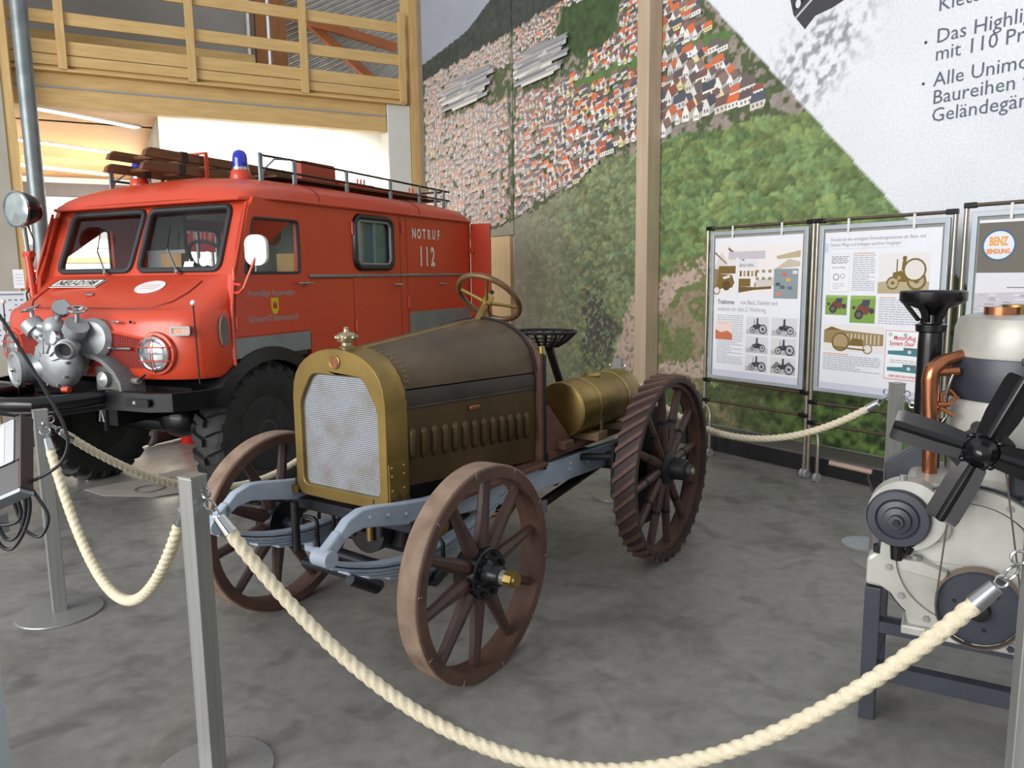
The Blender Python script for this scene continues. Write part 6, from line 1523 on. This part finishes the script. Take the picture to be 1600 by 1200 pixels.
MB().cyl((.41, .40, 1.438), (.41, .40, 1.472), .05, n=24).build('head_plug', M_BRASS, EN)
MB().box(.50, .56, .38, .44, 1.42, 1.53).build('head_bracket', M_EDK, EN, bevel=.005)
MB().box(.57, .66, .36, .46, 1.42, 1.56).build('head_bracket', M_EDK, EN, bevel=.005)
# funnel stack
fx, fy = .143, .42
fu = MB().lathe([(.040, .86), (.042, 1.32), (.040, 1.365), (.052, 1.37), (.054, 1.395), (.040, 1.40), (.034, 1.43), (.048, 1.452), (.108, 1.478), (.113, 1.485), (.113, 1.515), (.108, 1.52), (.10, 1.516), (.09, 1.49), (0, 1.46)], (fx, fy, 0), (0, 0, 1), 40).build('exhaust_funnel', M_EBK, EN)
MB().torus((fx - .03, fy - .105, 1.492), (.3, 1, 0), .014, .003, 18, 6).build('funnel_clip', M_IRON, fu)
for a in (200, 250, 300): MB().beam((fx + .045 * math.cos(R(a)), fy + .045 * math.sin(R(a)), 1.41), (fx + .10 * math.cos(R(a)), fy + .10 * math.sin(R(a)), 1.48), .022, .012).build('funnel_rib', M_EBK, fu)
# copper pipes
cpm = MB().tube([(.172, .25, .83), (.165, .25, 1.05), (.155, .25, 1.21), (.16, .25, 1.245), (.19, .27, 1.275), (.25, .32, 1.295)], [.024, .026, .029, .028, .024, .020], 16).build('copper_downpipe', M_COPPER, EN)
MB().cyl((.175, .25, .70), (.172, .25, .84), .025, n=16).build('steel_sleeve', M_CHROME, EN)
MB().cyl((.175, .25, .665), (.175, .25, .71), .034, n=12).build('pipe_union', M_BRASS, EN)
MB().tube([(.165, .25, 1.235), (.24, .28, 1.24)], .016, 12).build('copper_branch', M_COPPER, EN)
MB().tube([(.165, .25, 1.12), (.22, .24, 1.125), (.24, .26, 1.15), (.22, .28, 1.17), (.19, .27, 1.155), (.195, .25, 1.11), (.235, .25, 1.085)], .009, 8).build('copper_coil', M_COPPER, EN)
MB().tube([(.165, .25, 1.03), (.25, .28, 1.02)], .008, 8).build('copper_link', M_COPPER, EN)
MB().tube([(.18, .25, 1.03), (.215, .25, 1.08), (.205, .26, 1.16), (.225, .26, 1.23)], .004, 6).build('ignition_wire', M_CHROME, EN)
MB().tube([(.17, .25, .80), (.26, .25, .805), (.30, .27, .80)], .022, 12).build('copper_elbow', M_COPPER, EN)
MB().panel([(.02, .80), (.20, .80), (.20, .98), (.17, .985), (.02, .87)], [], lambda u, v, w: (u, w, v), .33, .42).build('support_bracket', M_EDK, EN, bevel=.006)
vb = MB().lathe([(0, 0), (.033, 0), (.036, .008), (.03, .02), (0, .022)], (.105, .27, .80), (.1, -1, 0), 24).build('brass_valve', mat('pale_brass', (190, 176, 146), (160, 146, 116), rough=.35, metal=.6), EN)
MB().box(.102, .108, .243, .25, .775, .825).build('valve_slot', M_IRON, vb)
MB().tube([(.10, .26, .76), (.08, .26, .735), (.09, .26, .72)], .012, 8).build('valve_tap', M_IRON, EN)
# magneto
mg = MB().lathe([(0, -.06), (.10, -.06), (.10, .0), (.094, .01), (.07, .012), (.066, .006), (.062, .012), (.045, .016), (.042, .03), (.024, .034), (.022, .05), (0, .052)], (.092, -.03, .765), (-.08, -1, 0), 40).build('magneto_drum', M_EDK, EN)
MB().cyl((.09, -.08, .765), (.088, -.092, .765), .012, n=6).build('drum_nut', M_IRON, mg)
MB().cyl((.095, -.02, .67), (.095, -.02, .62), .024, .02, n=14).build('drum_spout', M_EBK, mg)
MB().lathe([(0, 0), (.115, 0), (.12, .02), (.12, .10), (0, .10)], (.115, .08, .775), (0, -1, 0), 36).build('magneto_case', M_EWH, EN)
MB().cyl((.10, .0, .89), (.10, .0, .91), .012, n=8).build('case_bolt', M_STEEL, EN)
MB().tube([(.0, .16, .80), (-.02, .18, .84), (-.02, .18, .87)], .008, 8).build('crank_lever', M_IRON, EN)
MB().cyl((-.16, .20, .88), (-.01, .17, .868), .010, n=10).build('crank_grip', mat('worn_handle', (150, 126, 112), (120, 100, 90), rough=.6), EN)
MB().lathe([(0, 0), (.075, 0), (.078, .006), (0, .012)], (-.02, .14, .60), (0, 0, 1), 28).build('oil_tray', M_ALU, EN)
MB().box(.0, .10, .08, .2, .60, .78).build('pump_block', mat('worn_steel_grey', (116, 110, 104), (92, 88, 84), rough=.5, metal=.3), EN, bevel=.01)
# lower pulley and belt
lp = MB().lathe([(0, -.06), (.115, -.06), (.122, -.05), (.118, -.03), (.122, .0), (.116, .008), (.035, .008), (.030, .02), (0, .02)], (.34, -.06, .51), (0, -1, 0), 48).build('belt_pulley', M_EDK, EN)
MB().lathe([(.1225, -.055), (.1245, -.03), (.1225, -.004)], (.34, -.06, .51), (0, -1, 0), 48).build('pulley_rim', mat('tan_rim', (140, 116, 98), (110, 90, 76), rough=.5), lp)
MB().lathe([(0, .01), (.035, .01), (.03, .03), (.018, .034), (.0, .034)], (.34, -.07, .51), (0, -1, 0), 12).build('pulley_nut', M_IRON, lp)
for k in range(3):
    a = k * 2.1 + .8; MB().cyl((.34 + .07 * math.cos(a), -.066, .51 + .07 * math.sin(a)), (.34 + .07 * math.cos(a), -.0695, .51 + .07 * math.sin(a)), .007, n=8).build('pulley_hole', flat('slot_dark', (8, 8, 9)), lp)
hubz, hubx = 1.047, .312
pts = []
for i in range(13): a = R(180 + 180 * i / 12); pts.append((.34 + .124 * math.cos(a), -.088, .51 + .124 * math.sin(a)))
for i in range(13): a = R(0 + 180 * i / 12); pts.append((hubx + .062 * math.cos(a), -.088, hubz + .062 * math.sin(a)))
vs = []; fs = []; k = len(pts)
for x, y, z in pts: vs += [(x, y - .011, z), (x, y + .011, z)]
for i in range(k): j = (i + 1) % k; fs.append((2 * i, 2 * i + 1, 2 * j + 1, 2 * j))
bl = MB().add(vs, fs).build('drive_belt', mat('leather_belt', (84, 72, 64), (64, 54, 48), rough=.7), EN, smooth=False)
so = bl.modifiers.new('thick', 'SOLIDIFY'); so.thickness = .005
# fan
fpul = MB().lathe([(0, -.02), (.06, -.02), (.062, .0), (.06, .03), (0, .03)], (hubx, -.085, hubz), (0, -1, 0), 32).build('fan_pulley', M_EDK, EN)
fan = MB().lathe([(0, -.02), (.045, -.02), (.05, .01), (.042, .028), (.03, .04), (.028, .052), (.018, .062), (0, .066)], (hubx, -.145, hubz), (0, -1, 0), 28).build('fan_hub', M_EBK, EN)
MB().panel(rquad([(-.095, -.02), (-.02, -.095), (.095, .02), (.02, .095)], .02), [], lambda u, v, w: (hubx + u, -.135 + w, hubz + v), -.012, .006).build('fan_plate', M_EBK, fan, smooth=False)
for a in (165, 247, 345, 67):
    ca, sa_ = math.cos(R(a)), math.sin(R(a)); tx, tz = -sa_, ca; rings = []
    for r_, wd, sk in ((.05, .080, 0), (.085, .088, .004), (.12, .096, .008), (.228, .098, .010), (.246, .094, .010), (.252, .082, .010)):
        rg = []
        for f, d in ((-.5, .010), (-.14, .003), (-.07, -.006), (0, -.009), (.07, -.006), (.14, .0), (.5, -.006), (.5, .001), (0, .006), (-.5, .017)):
            rg.append((hubx + r_ * ca + f * wd * tx, -.155 + d, hubz + r_ * sa_ + f * wd * tz))
        rings.append(rg)
    MB().loft(rings).build('fan_blade', M_EBK, fan, angle=40)
    b_ = 45
for a in (30, 120, 210, 300): MB().sphere((hubx + .055 * math.cos(R(a)), -.15, hubz + .055 * math.sin(R(a))), .010, n=8, m=6).build('fan_rivet', M_EBK, fan)
MB().cyl((hubx, -.09, hubz), (hubx, .25, hubz), .025, n=14).build('fan_shaft', M_IRON, EN)
MB().box(.26, .60, .0, .06, .96, 1.02).build('fan_bracket', M_EDK, EN, bevel=.01)
MB().box(.40, .62, .02, .10, .86, 1.0).build('fan_bracket', M_EDK, EN, bevel=.02)

# ================================================================== INFO KIOSK AT THE LEFT EDGE
KI = thing('info_tablet', 'dark edged tablet terminal with red light and hanging cables at left edge', 'tablet', (-1.075, 1.5, 0), 0)
a_ = Vector((-.2, .42, .6)).normalized(); b_ = Vector((-.74, -.12, -.66)); b_ = (b_ - a_ * b_.dot(a_)).normalized(); n_ = b_.cross(a_).normalized()
if n_.y > 0: n_ = -n_
K0 = Vector((.088, 0, 1.246))
def kf(u, v, w): return tuple(K0 + b_ * u + a_ * v + n_ * w)
MB().panel(rrect(0, .26, 0, .10, .006), [], kf, -.018, 0).build('tablet_body', mat('tablet_black', (30, 30, 33), (24, 24, 27), rough=.4), KI, smooth=False)
MB().panel(rrect(.012, .25, .0, .096, .004), [], kf, 0, .002).build('bezel', mat('tablet_silver', (176, 180, 184), (160, 164, 168), rough=.4), KI, smooth=False)
MB().panel([(.035, .006), (.24, .006), (.24, .088), (.035, .088)], [], kf, .002, .003).build('screen', flat('tablet_screen', (186, 206, 214), .2, emit=.25), KI, smooth=False)
MB().panel([(.0, -.062), (.27, -.062), (.27, 0), (.0, 0)], [], kf, -.035, -.002).build('dock', mat('tablet_black', (30, 30, 33), (24, 24, 27), rough=.4), KI, smooth=False, bevel=.003)
MB().panel([(.0, -.070), (.27, -.070), (.27, -.062), (.0, -.062)], [], kf, -.035, -.002).build('dock_edge', M_ALU, KI, smooth=False)
MB().sphere(kf(.078, -.026, -.001), .0065, n=10, m=8).build('red_lamp', flat('led_red', (255, 50, 30), emit=4), KI)
MB().panel([(-.004, -.062), (.0, -.062), (.0, .1), (-.004, .1)], [], kf, -.03, .0).build('side_cover', mat('red_brown_edge', (58, 30, 30), (34, 24, 24), rough=.5), KI, smooth=False)
M_CBL = mat('black_cable', (24, 26, 32), (18, 19, 23), rough=.5)
def cab(pts, r=.0034):
    P = [Vector(q) for q in pts]; out = []
    for i in range(len(P) - 1):
        p0 = P[max(0, i - 1)]; p1 = P[i]; p2 = P[i + 1]; p3 = P[min(len(P) - 1, i + 2)]
        for k in range(6):
            t = k / 6; out.append(.5 * ((2 * p1) + (p2 - p0) * t + (2 * p0 - 5 * p1 + 4 * p2 - p3) * t * t + (3 * p1 - p0 - 3 * p2 + p3) * t ** 3))
    out.append(P[-1]); return MB().tube(out, r, 8).build('cable', M_CBL, KI)
ox = 1.075
cab([(-.18, .0, 1.92), (.02, 0, 1.60), (.075, 0, 1.54), (.165, 0, 1.36), (.187, 0, 1.30), (.186, 0, 1.265), (.165, 0, 1.232), (.12, 0, 1.205), (.09, -.01, 1.20)])
cab([(.09, 0, 1.21), (.115, 0, 1.17), (.135, 0, 1.125), (.115, 0, 1.085), (.085, 0, 1.10), (.07, 0, 1.15), (.06, 0, 1.19)])
cab([(.095, 0, 1.20), (.10, 0, 1.15), (.085, 0, 1.10), (.055, 0, 1.06), (.03, 0, 1.07), (.015, 0, 1.12), (.02, 0, 1.17)], .0038)
cab([(.09, 0, 1.20), (.09, 0, 1.14), (.07, 0, 1.09), (.045, 0, 1.08), (.03, 0, 1.12), (.035, 0, 1.17)], .0038)
cab([(.07, 0, 1.19), (.08, 0, 1.13), (.05, 0, 1.11), (.0, 0, 1.12), (-.02, 0, 1.16)], .004)
MB().box(-.13, -.03, .0, .05, .0, 1.12).build('stand_post', mat('kiosk_pale_blue', (178, 190, 198), (166, 178, 186), rough=.5), KI, smooth=False, bevel=.004)
MB().box(-.30, .08, -.20, .20, 0, .012).build('stand_foot', M_ALU, KI, smooth=False)
MB().cyl((-.16, .03, .012), (-.18, .0, 1.92), .012, n=10).build('cable_pole', M_BLACKP, KI)
MB().box(-.2, .02, .0, .05, 1.08, 1.12).build('stand_arm', M_ALU, KI, smooth=False)

# ================================================================== SMALL THINGS NEAR THE TRUCK
ES = thing('easel_sign', 'pale chart sheet on a small wooden easel left of the fire truck', 'sign', (-4.60, 7.0, 0), R(20))
M_EAS = mat('easel_pine', (206, 184, 146), (188, 164, 124), rough=.7)
for x in (-.13, .10): MB().beam((x, 0, 0), (x * .9, .02, 1.10), .035, .025).build('easel_leg', M_EAS, ES)
MB().beam((0, .36, 0), (0, .05, 1.05), .035, .025).build('rear_leg', M_EAS, ES)
MB().beam((-.2, -.02, .72), (.2, -.02, .72), .05, .03).build('ledge', M_EAS, ES)
MB().hexa([(-.19, -.045, 1.02), (.19, -.045, 1.02), (.19, -.03, 1.02), (-.19, -.03, 1.02), (-.18, .03, 1.50), (.20, .03, 1.50), (.20, .045, 1.50), (-.18, .045, 1.50)]).build('chart_sheet', mat('chart_paper', (206, 210, 218), (198, 202, 210), rough=.6), ES, smooth=False)
pr = Print(); rnd = random.Random(2)
for r_ in range(8):
    for c_ in range(7):
        if rnd.random() < .7:
            z = 1.10 + .045 * r_; y = -.047 + .075 * (z - 1.02) / .48; x = -.15 + .047 * c_
            pr.poly([(x, y, z), (x + .022, y, z), (x + .022, y + .002, z + .012), (x, y + .002, z + .012)], rnd.choice([(90, 94, 110), (130, 134, 146), (110, 112, 124)]))
pr.poly([(-.15, .0215, 1.465), (.16, .0215, 1.465), (.16, .0235, 1.478), (-.15, .0235, 1.478)], (120, 124, 134)); pr.build('chart_marks', M_PRINT, ES)
NS = thing('price_tag_sign', 'small white paper tag on a wooden stick left of the truck', 'sign', (-4.75, 7.5, 0), R(20))
MB().cyl((0, 0, 0), (0, 0, 1.58), .014, n=8).build('stick', M_EAS, NS); MB().lathe([(0, 0), (.10, 0), (.10, .015), (0, .02)], (0, 0, 0), (0, 0, 1), 20).build('foot', M_EAS, NS)
MB().box(-.045, .045, -.02, -.014, 1.52, 1.70).build('tag', M_PAPER, NS, smooth=False)
for k in range(4): MB().box(-.03, .03, -.022, -.02, 1.56 + .03 * k, 1.564 + .03 * k).build('tag_line', flat('faint_grey_ink', (150, 150, 156)), NS, smooth=False)
# printed card sheet on the floor
SH = thing('floor_sheet', 'creased pale printed cardboard sheet lying under the truck bumper', 'cardboard sheet', (-2.75, 5.9, 0))
outl = [(-.53, -.20), (-.30, -.36), (.10, -.40), (.32, -.28), (.62, -.1), (.72, .30), (.30, .42), (-.05, .36), (-.25, .12)]
MB().panel(outl, [], lambda u, v, w: (u, v, w + .006 * (1 + math.sin(5 * u + 3 * v))), .001, .004).build('sheet', mat('grey_card', (172, 166, 158), (158, 152, 144), rough=.8), SH, smooth=False)
MB().torus((-.02, -.22, .017), (0, 0, 1), .10, .003, 28, 6).build('printed_ring', flat('card_ink', (96, 92, 90)), SH)
lettering('N9  R', .12, flat('card_ink', (96, 92, 90)), SH, frame_mtx((-.12, .02, .018), (1, .1, 0), (-.1, 1, 0)))
HY = thing('hose_drum', 'dark ribbed cylinder lying on the floor behind the truck axle', 'canister', (-3.50, 7.22, .105), R(65))
MB().lathe([(0, 0), (.085, 0), (.10, .015), (.105, .03), (.095, .05), (.09, .45), (.10, .47), (0, .48)], (0, 0, 0), (1, 0, 0), 28).build('drum', mat('dull_dark_drum', (74, 68, 62), (56, 52, 48), rough=.6), HY)
MB().torus((.03, 0, 0), (1, 0, 0), .100, .005, 28, 6).build('drum_ring', M_BRASS, HY)
RC = thing('red_canister', 'red cylindrical canister standing on the floor behind the truck axle', 'canister', (-3.16, 7.42, 0))
MB().lathe([(0, 0), (.095, 0), (.10, .01), (.10, .42), (.06, .47), (.03, .48), (0, .48)], (0, 0, 0), (0, 0, 1), 28).build('can', mat('canister_red', (206, 34, 28), (186, 28, 24), rough=.35), RC)
MB().cyl((0, 0, .48), (0, 0, .52), .02, n=10).build('valve', M_BRASS, RC)
# ================================================================== keep the tree at three levels: thing > part > sub-part
def level(o):
    n = 1
    while o.parent is not None: o = o.parent; n += 1
    return n
for o in list(bpy.data.objects):
    while level(o) > 3:
        p = o.parent; m_ = p.matrix_basis @ o.matrix_basis; o.parent = p.parent; o.matrix_basis = m_
